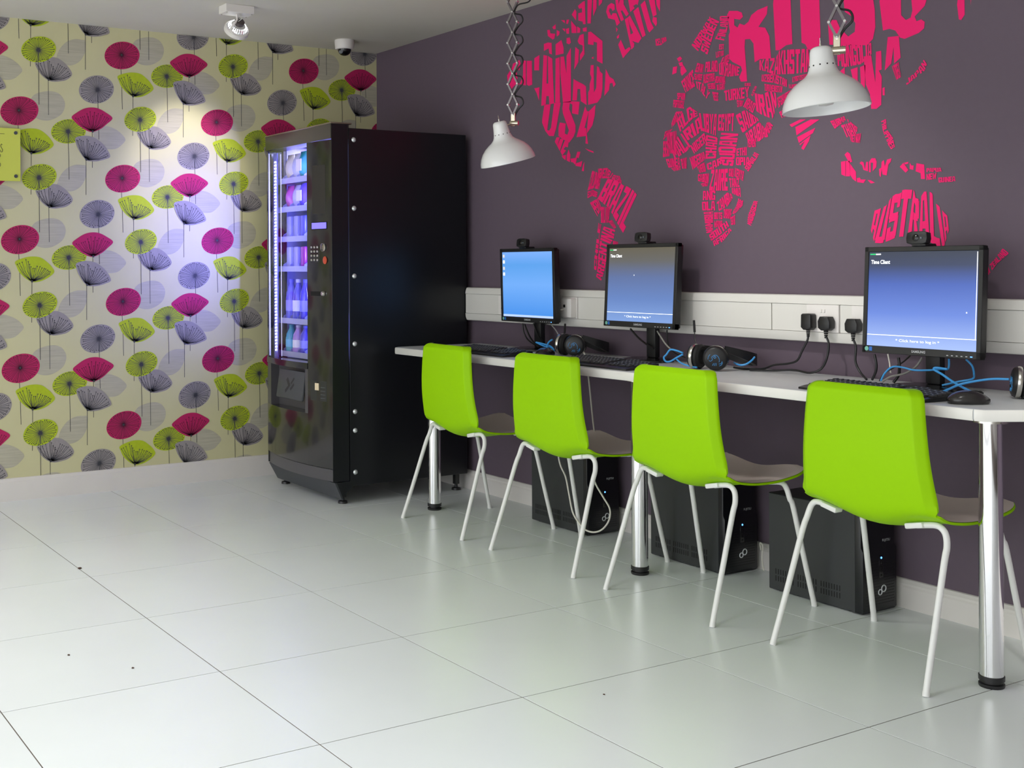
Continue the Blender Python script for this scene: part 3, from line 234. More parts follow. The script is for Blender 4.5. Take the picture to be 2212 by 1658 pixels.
MURAL_WORDS=[["ICELAND",[[2.2596,2.0602],[2.2935,2.0591],[2.3228,2.0587]],[[2.2636,2.0323],[2.2932,2.0306],[2.326,2.0432]]],["NORWAY",[[2.4627,2.0026],[2.5236,2.0619],[2.5635,2.1007]],[[2.4985,1.972],[2.53,2.0213],[2.5786,2.0849]]],["SWEDEN",[[2.5119,1.9748],[2.53,2.0279],[2.57,2.093]],[[2.5471,1.9513],[2.587,2.0411],[2.6109,2.071]]],["FINLAND",[[2.5868,2.007],[2.615,2.0428],[2.6132,2.0917]],[[2.6339,1.9927],[2.6512,2.0333],[2.6591,2.0833]]],["KAZAKHSTAN",[[2.8062,1.891],[2.838,1.8925],[2.8848,1.8885],[2.9003,1.9121],[2.9536,1.9083],[3.0459,1.8967]],[[2.806,1.8552],[2.8337,1.8465],[2.8766,1.8281],[2.9717,1.8178],[3.0417,1.8169]]],["UKRAINE",[[2.6055,1.9082],[2.6461,1.907],[2.7128,1.8796]],[[2.6074,1.8658],[2.6541,1.8512],[2.7085,1.8485]]],["POLAND",[[2.5381,1.9247],[2.5992,1.9221]],[[2.5334,1.886],[2.601,1.878]]],["BELARUS",[[2.6249,1.928],[2.6568,1.9376]],[[2.6119,1.9056],[2.6587,1.9068]]],["EST",[[2.6082,1.9824],[2.6338,1.9798]],[[2.608,1.9629],[2.6337,1.9589]]],["LATVIA",[[2.5908,1.9559],[2.6337,1.9557]],[[2.5928,1.9329],[2.6314,1.935]]],["GERMANY",[[2.4937,1.9281],[2.5292,1.9162]],[[2.48,1.8936],[2.5246,1.884]]],["SWISS",[[2.4777,1.8873],[2.5223,1.8794]],[[2.4798,1.8638],[2.5155,1.8556]]],["FRANCE",[[2.4044,1.8656],[2.471,1.9065]],[[2.4294,1.8187],[2.4818,1.8369]]],["ITALY",[[2.4842,1.8565],[2.5199,1.8467],[2.5614,1.8003]],[[2.4908,1.8291],[2.5108,1.8133],[2.5459,1.776]]],["ROMANIA",[[2.5901,1.8617],[2.6393,1.8549]],[[2.5856,1.8363],[2.6391,1.8259]]],["AUSTRIA",[[2.5245,1.8774],[2.5859,1.8753]],[[2.5243,1.8412],[2.5856,1.8444]]],["SERBIA",[[2.5463,1.8383],[2.5899,1.8373]],[[2.5506,1.8181],[2.5897,1.8113]]],["BULGARIA",[[2.5942,1.828],[2.637,1.8278]],[[2.5962,1.8073],[2.6347,1.8046]]],["GREECE",[[2.5702,1.8041],[2.6047,1.7964]],[[2.5808,1.7685],[2.6024,1.7643]]],["SPAIN",[[2.3832,1.8229],[2.4294,1.817]],[[2.3831,1.7976],[2.4269,1.7889]]],["PORTUGAL",[[2.362,1.7985],[2.4269,1.7865]],[[2.3594,1.7683],[2.4198,1.7562]]],["TURKEY",[[2.6305,1.7996],[2.6748,1.8019],[2.7573,1.7991]],[[2.6344,1.7604],[2.6745,1.7587],[2.7326,1.758],[2.7571,1.7645]]],["GEORGIA",[[2.735,1.8163],[2.7655,1.8122]],[[2.7349,1.8052],[2.7654,1.7996]]],["AZER",[[2.7652,1.765],[2.7856,1.7985]],[[2.7753,1.7606],[2.7956,1.7956]]],["SYRIA",[[2.6954,1.7562],[2.7325,1.7501]],[[2.6994,1.7286],[2.7242,1.7305]]],["IRAQ",[[2.7489,1.7607],[2.7892,1.7307]],[[2.7262,1.7287],[2.7749,1.6978]]],["IRAN",[[2.7814,1.7724],[2.8173,1.7616],[2.8529,1.7711],[2.8839,1.7594]],[[2.789,1.7057],[2.8129,1.6889],[2.8678,1.6658],[2.8875,1.7159]]],["UZBEKISTAN",[[2.8178,1.8363],[2.8766,1.8312],[2.9359,1.8015]],[[2.8157,1.8117],[2.8764,1.7973],[2.9338,1.7744]]],["TURKMENISTAN",[[2.8295,1.8005],[2.9148,1.7799]],[[2.8293,1.7741],[2.9108,1.7575]]],["KYRGYZSTAN",[[2.9585,1.8075],[3.0234,1.8105]],[[2.9584,1.7878],[3.0234,1.7956]]],["TAJIKISTAN",[[2.9414,1.7825],[2.9901,1.7791]],[[2.9413,1.7689],[2.99,1.7625]]],["AFGHANISTAN",[[2.8876,1.7405],[2.9526,1.7628]],[[2.8951,1.7027],[2.96,1.7452]]],["PAK",[[2.8969,1.6872],[2.9295,1.7003]],[[2.9102,1.6643],[2.9369,1.6705]]],["MONGOLIA",[[3.1495,1.8897],[3.1883,1.8895],[3.2592,1.8741],[3.2939,1.8784]],[[3.154,1.8194],[3.1878,1.8104],[3.2495,1.8115],[3.2914,1.8391]]],["KOREA",[[3.368,1.7862],[3.3947,1.7978]],[[3.3855,1.7388],[3.4031,1.7461]]],["JAPAN",[[3.4184,1.7343],[3.4552,1.7523],[3.4724,1.7728],[3.4873,1.7916]],[[3.4226,1.7164],[3.4594,1.7383],[3.4892,1.7551],[3.4978,1.7748]]],["BURMA",[[3.1209,1.6307],[3.1819,1.6425]],[[3.1404,1.6019],[3.1866,1.6269]]],["THAI",[[3.1648,1.6117],[3.2105,1.6171]],[[3.1863,1.5668],[3.2292,1.5768]]],["LAOS",[[3.1915,1.6313],[3.234,1.5965]],[[3.1938,1.6229],[3.2316,1.5806]]],["VIETNAM",[[3.2007,1.5735],[3.248,1.5762]],[[3.2053,1.5508],[3.2431,1.5434]]],["PHILIPPINES",[[3.3446,1.6147],[3.3489,1.5789],[3.3711,1.5493],[3.3784,1.5174]],[[3.3265,1.6088],[3.3353,1.5684],[3.3531,1.5275],[3.3642,1.5108]]],["PAPUA",[[3.4935,1.4393],[3.5463,1.4369]],[[3.4935,1.4261],[3.5479,1.4243]]],["NEW",[[3.4934,1.4203],[3.5304,1.4221]],[[3.4933,1.4007],[3.5287,1.4025]]],["GUINEA",[[3.5351,1.4058],[3.5947,1.4062]],[[3.5366,1.3898],[3.5946,1.3904]]],["AUSTRALIA",[[3.2896,1.3074],[3.3196,1.3158],[3.3439,1.3247],[3.3648,1.3524],[3.3819,1.362],[3.4029,1.3623],[3.4057,1.3756],[3.449,1.3716],[3.4554,1.3417],[3.4685,1.3411],[3.485,1.3637],[3.5012,1.3642],[3.514,1.3577],[3.5219,1.3267],[3.5346,1.3174],[3.555,1.2934],[3.5737,1.2754]],[[3.2839,1.2464],[3.2978,1.2017],[3.3258,1.1996],[3.3536,1.2076],[3.381,1.2181],[3.4047,1.2205],[3.4315,1.2169],[3.4613,1.2192],[3.4808,1.2084],[3.5035,1.2021],[3.5258,1.1871],[3.5544,1.1852],[3.5719,1.2381]]],["NEW ZEALAND",[[3.6795,1.1032],[3.7003,1.12],[3.7209,1.1394],[3.7501,1.1764]],[[3.6853,1.0808],[3.7016,1.0921],[3.7325,1.131],[3.7701,1.161]]],["VENEZUELA",[[1.902,1.553],[1.9643,1.5518],[2.0033,1.5226]],[[1.9017,1.5111],[1.9491,1.5079],[1.9836,1.505]]],["GUYANA",[[2.0033,1.5193],[2.0419,1.5117],[2.0537,1.488]],[[1.9885,1.5037],[2.0225,1.4916],[2.0512,1.475]]],["COLOMBIA",[[1.8639,1.5467],[1.8943,1.5385],[1.9244,1.523]],[[1.8325,1.4612],[1.8735,1.469],[1.9088,1.4619]]],["ECUADOR",[[1.8325,1.4561],[1.8684,1.4626],[1.8987,1.4507]],[[1.8322,1.4272],[1.8631,1.4358],[1.896,1.4273]]],["PERU",[[1.8475,1.4061],[1.901,1.4237]],[[1.8978,1.3432],[1.9257,1.3789]]],["BRAZIL",[[1.9639,1.5053],[2.0321,1.4926],[2.0608,1.4712],[2.0893,1.4645],[2.1221,1.448],[2.1636,1.4102]],[[1.8985,1.4238],[1.9284,1.4039],[1.9728,1.3768],[1.9971,1.346],[2.0307,1.3019],[2.0616,1.2666]]],["BOLIVIA",[[1.9183,1.386],[1.9826,1.3797]],[[1.9202,1.3155],[1.9699,1.3138]]],["PARAGUAY",[[1.9674,1.3206],[1.992,1.3263]],[[2.0015,1.2863],[2.0209,1.2923]]],["ARGENTINA",[[1.8856,1.0741],[1.896,1.1111],[1.9015,1.1615],[1.912,1.2286],[1.9274,1.2785],[1.9426,1.3047]],[[1.9182,1.0625],[1.941,1.1044],[1.9538,1.1544],[1.9666,1.2109],[2.0011,1.2434],[2.0112,1.2827]]],["CHILE",[[1.8732,1.1111],[1.8762,1.1617],[1.8867,1.2122],[1.8921,1.2559],[1.9052,1.3194]],[[1.8884,1.1078],[1.8964,1.1649],[1.907,1.2286],[1.9098,1.2588],[1.9237,1.312]]],["URUGUAY",[[1.9962,1.2369],[2.0301,1.2296]],[[1.9961,1.2153],[2.03,1.2148]]],["MOROCCO",[[2.3496,1.7055],[2.3765,1.7486],[2.4107,1.7467]],[[2.3521,1.686],[2.3841,1.7095],[2.4132,1.7254]]],["ALGE",[[2.3735,1.7068],[2.4238,1.7471],[2.4524,1.7608],[2.4956,1.7314]],[[2.397,1.6642],[2.4441,1.6955],[2.47,1.7116],[2.4981,1.7198]]],["RIA",[[2.4101,1.6648],[2.4544,1.6869],[2.5107,1.7184]],[[2.4385,1.626],[2.4797,1.6391],[2.5254,1.6609]]],["MALI",[[2.3514,1.5898],[2.389,1.6554],[2.4101,1.6572]],[[2.3671,1.5559],[2.433,1.5829],[2.4564,1.6036]]],["LIBYA",[[2.5007,1.7289],[2.5607,1.7185],[2.6001,1.7141]],[[2.5153,1.6581],[2.5602,1.6425],[2.5897,1.6304]]],["EGYPT",[[2.6025,1.712],[2.6842,1.7083]],[[2.5996,1.6497],[2.6813,1.6398]]],["SAUDI",[[2.6888,1.6987],[2.7381,1.7148],[2.7974,1.6761]],[[2.7235,1.6284],[2.7653,1.6475],[2.8042,1.6683]]],["ARABIA",[[2.7328,1.6221],[2.8064,1.6609],[2.8287,1.6374]],[[2.7534,1.5879],[2.8059,1.5902],[2.8352,1.6086]]],["OMAN",[[2.8264,1.6306],[2.8422,1.6571],[2.8533,1.656]],[[2.8285,1.6022],[2.8441,1.6007],[2.8696,1.642]]],["YEMEN",[[2.7466,1.5993],[2.7878,1.5997]],[[2.7464,1.5724],[2.7876,1.5699]]],["MAURITANIA",[[2.3197,1.666],[2.3786,1.6718]],[[2.338,1.5832],[2.3816,1.5796]]],["SENEGAL",[[2.3032,1.6366],[2.3372,1.6335]],[[2.3011,1.5708],[2.3379,1.5724]]],["SAHARA",[[2.3144,1.6743],[2.359,1.6822]],[[2.3033,1.6405],[2.3385,1.6642]]],["GUINEA",[[2.3162,1.5618],[2.3963,1.5631]],[[2.3322,1.5258],[2.396,1.5268]]],["GHANA",[[2.3988,1.5553],[2.4354,1.5599]],[[2.409,1.5164],[2.4335,1.5146]]],["IVORY",[[2.3456,1.5229],[2.4013,1.5284]],[[2.3641,1.5089],[2.4038,1.5129]]],["NIGER",[[2.4512,1.604],[2.5303,1.6492]],[[2.4741,1.57],[2.5426,1.6126]]],["NIGERIA",[[2.4483,1.557],[2.5298,1.5747]],[[2.466,1.5077],[2.5346,1.5445]]],["CHAD",[[2.5346,1.5445],[2.5378,1.641]],[[2.5891,1.5438],[2.5994,1.624]]],["SUDAN",[[2.623,1.5137],[2.6015,1.576],[2.6166,1.6407]],[[2.6757,1.5061],[2.6903,1.5683],[2.7034,1.6285]]],["CAMEROON",[[2.489,1.5181],[2.5295,1.5337]],[[2.5041,1.4926],[2.5368,1.4959]]],["CAR",[[2.5395,1.5255],[2.6183,1.5452]],[[2.5443,1.5021],[2.579,1.5033],[2.6206,1.5212]]],["ETHI",[[2.6927,1.5717],[2.7441,1.5744]],[[2.6925,1.5446],[2.7439,1.5422]]],["OPIA",[[2.6901,1.5394],[2.7576,1.5339]],[[2.6899,1.5097],[2.7574,1.5025]]],["SOMALIA",[[2.732,1.4965],[2.783,1.5532]],[[2.7504,1.4801],[2.8042,1.5408]]],["KENYA",[[2.6851,1.4999],[2.7328,1.4821]],[[2.6825,1.4675],[2.7246,1.446]]],["UGANDA",[[2.6542,1.4986],[2.6813,1.4966]],[[2.654,1.4694],[2.6792,1.4641]]],["ZAIRE",[[2.5642,1.5014],[2.6518,1.4987]],[[2.5512,1.4206],[2.6512,1.4142]]],["GABON",[[2.4939,1.4877],[2.5541,1.4873]],[[2.4937,1.4614],[2.5489,1.4486]]],["CONGO",[[2.5088,1.4492],[2.549,1.4561]],[[2.5188,1.4382],[2.5438,1.4378]]],["TANZ",[[2.6539,1.4622],[2.7046,1.4588]],[[2.6584,1.4255],[2.7091,1.4254]]],["ANIA",[[2.6656,1.4232],[2.7137,1.4222]],[[2.6702,1.4023],[2.7135,1.3862]]],["ANG",[[2.5162,1.4208],[2.5858,1.4187]],[[2.5184,1.3844],[2.5855,1.3818]]],["OLA",[[2.5134,1.3779],[2.5855,1.3781]],[[2.5156,1.3442],[2.5852,1.3412]]],["ZAMBIA",[[2.5903,1.3705],[2.6463,1.4079],[2.6702,1.3993]],[[2.6023,1.3379],[2.646,1.3532],[2.6734,1.3847]]],["MOZAMBIQUE",[[2.6697,1.3267],[2.6912,1.3548],[2.7031,1.3831]],[[2.6815,1.3226],[2.7217,1.3534],[2.7251,1.373]]],["ZIMBABWE",[[2.6266,1.345],[2.6684,1.3431]],[[2.6264,1.3102],[2.6648,1.3051]]],["NAMIBIA",[[2.5376,1.2539],[2.5231,1.3401]],[[2.5708,1.2567],[2.5739,1.338]]],["BOTS",[[2.5778,1.3341],[2.6217,1.3323]],[[2.5776,1.3076],[2.6215,1.306]]],["WANA",[[2.5776,1.302],[2.6215,1.3005]],[[2.5774,1.2732],[2.6214,1.281]]],["LESOTHO",[[2.66,1.3089],[2.6848,1.3207]],[[2.6646,1.2826],[2.6846,1.2827]]],["SOUTH",[[2.55,1.2462],[2.597,1.2745],[2.6432,1.2986]],[[2.5622,1.2229],[2.6065,1.2448],[2.656,1.2781]]],["AFRICA",[[2.5671,1.2198],[2.6163,1.2445],[2.6598,1.2726]],[[2.5769,1.2023],[2.6209,1.2187],[2.6678,1.2614]]],["MADAGASCAR",[[2.7444,1.2843],[2.7493,1.3164],[2.7772,1.3686]],[[2.7628,1.2759],[2.7814,1.3151],[2.7963,1.3677]]]]
CABLES=[["cable","blk",0.004,"black power lead hanging behind the right monitor",[[3.3701,-0.1,0.834],[3.3769,-0.1,0.8041],[3.375,-0.1,0.7782],[3.3607,-0.1,0.7495]],"cable"],["cable","gry",0.0035,"pale grey video cable sweeping down under the right monitor",[[3.558,-0.12,0.8361],[3.5422,-0.13,0.8064],[3.5115,-0.14,0.7842],[3.4687,-0.15,0.7712],[3.4439,-0.16,0.7535]],"cable"],["cable","wht",0.0025,"thin white cable dropping behind the right monitor",[[3.4057,-0.08,0.8368],[3.4124,-0.08,0.8056],[3.423,-0.09,0.7767]],"cable"],["cable","blk",0.0045,"thick black monitor lead with silver plug under the right monitor",[[3.4741,-0.12,0.8308],[3.4772,-0.12,0.8044],[3.481,-0.13,0.7756],[3.4697,-0.14,0.7516]],"cable"],["cable","blk",0.0025,"thin black wire crossing behind the right monitor stand",[[3.5013,-0.1,0.8376],[3.4746,-0.1,0.8151],[3.4407,-0.1,0.7949],[3.4063,-0.1,0.7744],[3.4038,-0.12,0.7512]],"cable"],["cable","blu",0.003,"blue cable looping to the stand of the right monitor",[[3.4462,-0.17,0.7572],[3.4617,-0.17,0.7835],[3.4886,-0.17,0.8046],[3.525,-0.17,0.8056],[3.5656,-0.17,0.7998],[3.6213,-0.17,0.8039],[3.6525,-0.17,0.8089],[3.6734,-0.16,0.8113],[3.6699,-0.15,0.8402]],"cable"],["cable","blu",0.0035,"bright blue cable running from the right stand to the mouse",[[3.6907,-0.19,0.8126],[3.6608,-0.2,0.8152],[3.6545,-0.2,0.8091],[3.6874,-0.21,0.798],[3.7355,-0.23,0.7807],[3.8016,-0.27,0.768],[3.8604,-0.31,0.7608]],"cable"],["cable","blu",0.003,"blue cable hanging at the right of the right monitor stand",[[3.7061,-0.12,0.8398],[3.7255,-0.12,0.8215],[3.7379,-0.13,0.7978],[3.7449,-0.15,0.7855],[3.7066,-0.16,0.7746],[3.6668,-0.18,0.7613]],"cable"],["cable","blk",0.0035,"black lead drooping behind the left monitor",[[1.5134,-0.12,0.8649],[1.52,-0.12,0.8289],[1.5508,-0.12,0.7921],[1.6313,-0.13,0.7673],[1.6971,-0.14,0.7609]],"cable"],["cable","blk",0.004,"second black lead hanging under the left monitor",[[1.5403,-0.13,0.862],[1.5708,-0.13,0.8167],[1.6174,-0.14,0.7857],[1.6734,-0.15,0.7641]],"cable"],["cable","blk",0.003,"black wire slanting to the stand of the left monitor",[[1.5668,-0.1,0.8664],[1.5936,-0.1,0.8252],[1.6589,-0.12,0.7871]],"cable"],["cable","gry",0.0025,"grey wire slanting from the left monitor to its headset",[[1.7437,-0.14,0.8702],[1.8004,-0.16,0.8487],[1.8439,-0.18,0.8311]],"cable"],["cable","blu",0.0035,"blue cable coiled in front of the left monitor stand",[[1.7141,-0.2,0.7909],[1.7695,-0.2,0.7775],[1.8363,-0.21,0.7735],[1.8675,-0.22,0.7637],[1.83,-0.21,0.7792],[1.7598,-0.2,0.7871],[1.7141,-0.2,0.7909]],"cable"],["cable","blu",0.0035,"blue cable hooked beside the left headset",[[1.8522,-0.22,0.8108],[1.83,-0.22,0.7996],[1.8171,-0.22,0.7809],[1.8358,-0.23,0.7622]],"cable"],["cable","blk",0.004,"black lead running from trunking to the middle monitor stand",[[2.2111,-0.1,0.8683],[2.2546,-0.1,0.8362],[2.3109,-0.11,0.8131],[2.3768,-0.13,0.7989]],"cable"],["cable","gry",0.003,"grey cable dropping beside the middle monitor stand",[[2.419,-0.15,0.8696],[2.4498,-0.16,0.8477],[2.4853,-0.17,0.8228],[2.5204,-0.18,0.8071]],"cable"],["cable","blk",0.003,"black wire hanging right of the middle monitor stand",[[2.4416,-0.12,0.8751],[2.4414,-0.12,0.8422],[2.4641,-0.13,0.8074],[2.5194,-0.15,0.788],[2.5885,-0.17,0.7771]],"cable"],["cable","blu",0.0035,"blue cable bent in a loop beside the middle stand",[[2.6067,-0.2,0.7971],[2.5753,-0.2,0.804],[2.5512,-0.21,0.8065],[2.5416,-0.22,0.7887],[2.537,-0.23,0.7764],[2.5572,-0.24,0.764],[2.5817,-0.24,0.7656],[2.5954,-0.22,0.7797],[2.6167,-0.21,0.7928]],"cable"],["cable","blu",0.003,"blue cable trailing under the middle headset",[[2.5953,-0.22,0.7727],[2.6295,-0.23,0.7614],[2.6774,-0.24,0.7547],[2.7269,-0.25,0.7535]],"cable"],["cable","blu",0.0035,"blue cable curling out behind the middle headset",[[2.8238,-0.16,0.7729],[2.8593,-0.17,0.7674],[2.8805,-0.16,0.7717],[2.8883,-0.14,0.7847],[2.8832,-0.12,0.7952]],"cable"],["cable","wht",0.0035,"white cable looping down to the floor in front of the left computer tower",[[1.9113,-0.15,0.7495],[2.0333,-0.19,0.7495],[2.1262,-0.225,0.4584],[2.169,-0.245,0.4175],[2.1888,-0.26,0.374],[2.1773,-0.27,0.3169],[2.1824,-0.27,0.2518],[2.2325,-0.27,0.1979],[2.2708,-0.27,0.1579],[2.2677,-0.27,0.1129],[2.2287,-0.27,0.0686],[2.1751,-0.27,0.0454],[2.1179,-0.27,0.0461],[2.0802,-0.27,0.0677],[2.0421,-0.27,0.1052],[2.0189,-0.27,0.1785],[1.9862,-0.26,0.2404],[1.9347,-0.245,0.2806],[1.9074,-0.235,0.3253],[1.8587,-0.2,0.396],[1.7979,-0.15,0.4866]],"cable"],["cable","wht",0.003,"white cable standing behind the tower between the middle and right computers",[[2.846,-0.05,0.0798],[2.8328,-0.04,0.1032],[2.8458,-0.04,0.0921],[2.8501,-0.05,0.0517],[2.8674,-0.06,0.0108]],"cable"],["cable","blk",0.004,"black cable tied in a hanging knot under the desk",[[2.0668,-0.2,0.7495],[2.0929,-0.2,0.7495],[2.0984,-0.2,0.7495],[2.0924,-0.2,0.7495],[2.1039,-0.2,0.7495],[2.1012,-0.21,0.7495],[2.0663,-0.21,0.7495]],"cable"]]
PLUG_CORDS={"a":[[3.0881,-0.075,0.8854],[3.0801,-0.075,0.8639],[3.0621,-0.08,0.8275],[3.0441,-0.085,0.7924],[3.0077,-0.09,0.7787],[2.9543,-0.1,0.7706],[2.9125,-0.11,0.7549],[2.8395,-0.12,0.7495],[2.7842,-0.12,0.7514]],"b":[[3.1678,-0.075,0.8891],[3.1695,-0.075,0.8574],[3.1676,-0.08,0.8129],[3.1483,-0.085,0.772],[3.1119,-0.1,0.7541],[3.0425,-0.1,0.7588],[2.9675,-0.12,0.7527],[2.8795,-0.14,0.7495]],"c":[[3.278,-0.075,0.8849],[3.2796,-0.075,0.8508],[3.2813,-0.08,0.8045],[3.3031,-0.085,0.7706],[3.3395,-0.1,0.7495]]}
# ------------------------------------------------------------------ the room
XE, YE = 8.6, -5.8
floor = MB().box(-.1, XE, YE, .1, -.15, -.0014).build('floor', M_GROUT); tag(floor, kind='structure')
GX, GY, TS, GAP = .4161, -2.7846, .6, .0032
def cuts(lo, hi, g):
    k = math.ceil((lo-g)/TS); L = [lo]
    while g+k*TS < hi-1e-6:
        if g+k*TS > lo+1e-6: L.append(g+k*TS)
        k += 1
    return L+[hi]
TM = {}
xs, ys = cuts(0, 7.0, GX), cuts(-5.2, 0, GY)
for i in range(len(xs)-1):
    for j in range(len(ys)-1):
        sx, sy = xs[i+1]-xs[i]-GAP, ys[j+1]-ys[j]-GAP
        if sx < .02 or sy < .02: continue
        key = (round(sx, 3), round(sy, 3))
        if key not in TM:
            o = MB().box(-sx/2, sx/2, -sy/2, sy/2, -.0013, 0, .0003).build('tile', M_TILE, floor, smooth=False); TM[key] = o.data
        else:
            o = bpy.data.objects.new('tile', TM[key]); COL.objects.link(o); o.parent = floor
        o.location = ((xs[i]+xs[i+1])/2, (ys[j]+ys[j+1])/2, 0)
wall_back = tag(MB().box(-.1, XE, 0, .1, 0, ZC).build('wall_back', M_PURPLE, smooth=False), kind='structure')
wall_left = tag(MB().box(-.1, 0, YE, 0, 0, ZC).build('wall_left', M_CREAM, smooth=False), kind='structure')
tag(MB().box(-.1, XE, YE, .1, ZC, ZC+.12).build('ceiling', M_CEIL, smooth=False), kind='structure')
tag(MB().box(XE, XE+.1, YE, .1, 0, ZC).build('wall_right_unseen', M_WHITEP, smooth=False), kind='structure')  # unseen wall, added to shut out world light from this side
def skirt(name, pts_fn, a, b):
    prof = [(0, 0), (.016, 0), (.016, .072), (.013, .078), (.013, .086), (.009, .092), (.006, .098), (0, .1)]
    m = MB(); m.sheet([[pts_fn(a, d, z) for d, z in prof], [pts_fn(b, d, z) for d, z in prof]]); return tag(m.build(name, M_WHITEP, angle=25), kind='structure')
skirt('baseboard_back', lambda t, d, z: Vector((t, -d, z*.95)), 0, XE)
skirt('baseboard_left', lambda t, d, z: Vector((d, t, z*1.1)), 0, YE)
# floral wallpaper print
def cr(P, n=4):
    out = []; N = len(P)
    for i in range(N):
        a, b, c, d = (Vector(P[(i+k-1) % N]) for k in range(4))
        for k in range(n):
            t = k/n; out.append(.5*((2*b)+(c-a)*t+(2*a-5*b+4*c-d)*t*t+(3*b-3*c+d-a)*t**3))
    return out
PR = {'crimson': [], 'lime': [], 'grey': [], 'pale': []}; LN = []; LC = []
LAY = .00035
def seg(a, b, w0, w1, x, L=None):
    L = LN if L is None else L; d = (b-a)
    if d.length < 1e-6: return
    n = Vector((-d.y, d.x)).normalized()
    L.append([(x, a.x+n.x*w0, a.y+n.y*w0), (x, a.x-n.x*w0, a.y-n.y*w0), (x, b.x-n.x*w1, b.y-n.y*w1), (x, b.x+n.x*w1, b.y+n.y*w1)])
def dot(p, r, x, n=5, L=None): (LN if L is None else L).append([(x, p.x+r*math.cos(2*math.pi*k/n), p.y+r*math.sin(2*math.pi*k/n)) for k in range(n)])
rnd = random.Random(3)
for F in FLOWERS:
    o = cr([Vector(p) for p in F['o']]); x = .0006+F['lay']*LAY
    PR[F['col']].append([(x, p.x, p.y) for p in o])
    x += .00015
    if F['hub']:
        h = Vector(F['hub'])
        if F['k'] == 'd':
            N = 46 if F['col'] != 'crimson' else 54
            for k in range(N):
                a = 2*math.pi*k/N+rnd.uniform(-.03, .03); d = Vector((math.cos(a), math.sin(a)))
                R_ = 0
                for i in range(len(o)):        # ray to the outline
                    p, q = o[i]-h, o[(i+1) % len(o)]-h; den = d.x*(q.y-p.y)-d.y*(q.x-p.x)
                    if abs(den) < 1e-9: continue
                    t = (p.x*(q.y-p.y)-p.y*(q.x-p.x))/den; u = (p.x*d.y-p.y*d.x)/den
                    if t > 0 and -.001 <= u <= 1.001: R_ = max(R_, t)
                e = h+d*R_*rnd.uniform(.82, .95); LL = LC if F['col'] == 'crimson' else None
                seg(h+d*.004, e, .0006, .0012, x, LL); dot(e, .0028, x, 6, LL)
            dot(h, .0055, x+.0001, 7)
        else:
            for D in F['dots']:
                e = Vector(D); mid = (h+e)/2; mid.x += (e.x-h.x)*.12; mid.y -= .006
                LL = LC if F['col'] == 'crimson' else None
                seg(h, mid, .0010, .0010, x, LL); seg(mid, e, .0010, .0010, x, LL); dot(e, .0030, x, 6, LL)
            N = 26
            for k in range(N):          # fine lines spreading from the base
                t = o[int((k+.5)/N*len(o)) % len(o)]
                if (t-h).length < .03: continue
                seg(h, h+(t-h)*rnd.uniform(.5, .8), .0010, .0004, x, LL)
            dot(h, .006, x+.0001, 7)
    if F['stem']:
        xs_ = .0006+F['sl']*LAY-.00005; P = [Vector(p) for p in F['stem']]
        for a, b in zip(P, P[1:]): seg(a, b, .0013, .0013, xs_)
LAT = [(i, j) for i in range(-1, 8) for j in range(-6, 7)]
def wallprint(name, polys, m, label):
    vs, fs = [], []
    for i, j in LAT:
        dy, dz = .001-.52*(i-3), .6288*j+.3144*((i-3) % 2)
        for P in polys:
            if not any(-5 < p[1]+dy < .05 and .05 < p[2]+dz < 2.45 for p in P): continue
            b = len(vs); vs += [(p[0], p[1]+dy, p[2]+dz) for p in P]; fs.append(tuple(range(b, b+len(P))))
    me = bpy.data.meshes.new(name); me.from_pydata(vs, [], fs); bm = bmesh.new(); bm.from_mesh(me)
    for co, no in (((0, 0, ZC-.001), (0, 0, 1)), ((0, 0, .109), (0, 0, -1)), ((0, -.002, 0), (0, 1, 0))):
        bmesh.ops.bisect_plane(bm, geom=list(bm.verts)+list(bm.edges)+list(bm.faces), plane_co=co, plane_no=no, clear_outer=True)
    for f in bm.faces:
        if f.normal.x < 0: f.normal_flip()
    bm.to_mesh(me); bm.free(); me.materials.append(m); o = bpy.data.objects.new(name, me); COL.objects.link(o); o.parent = wall_left
    return tag(o, label, kind='stuff')
wallprint('flower_print', PR['pale'], M_PALE, 'pale grey hatched leaf discs of the wallpaper')
wallprint('flower_print', PR['grey'], M_GREYF, 'grey seed heads of the wallpaper')
wallprint('flower_print', PR['lime'], M_LIME, 'lime green seed heads of the wallpaper')
wallprint('flower_print', PR['crimson'], M_CRIM, 'crimson seed heads of the wallpaper')
wallprint('flower_line_print', LC, M_LINEC, 'dark red fine lines on the crimson heads of the wallpaper')
wallprint('flower_line_print', LN, M_LINE, 'dark stems and fine drawn lines of the wallpaper')
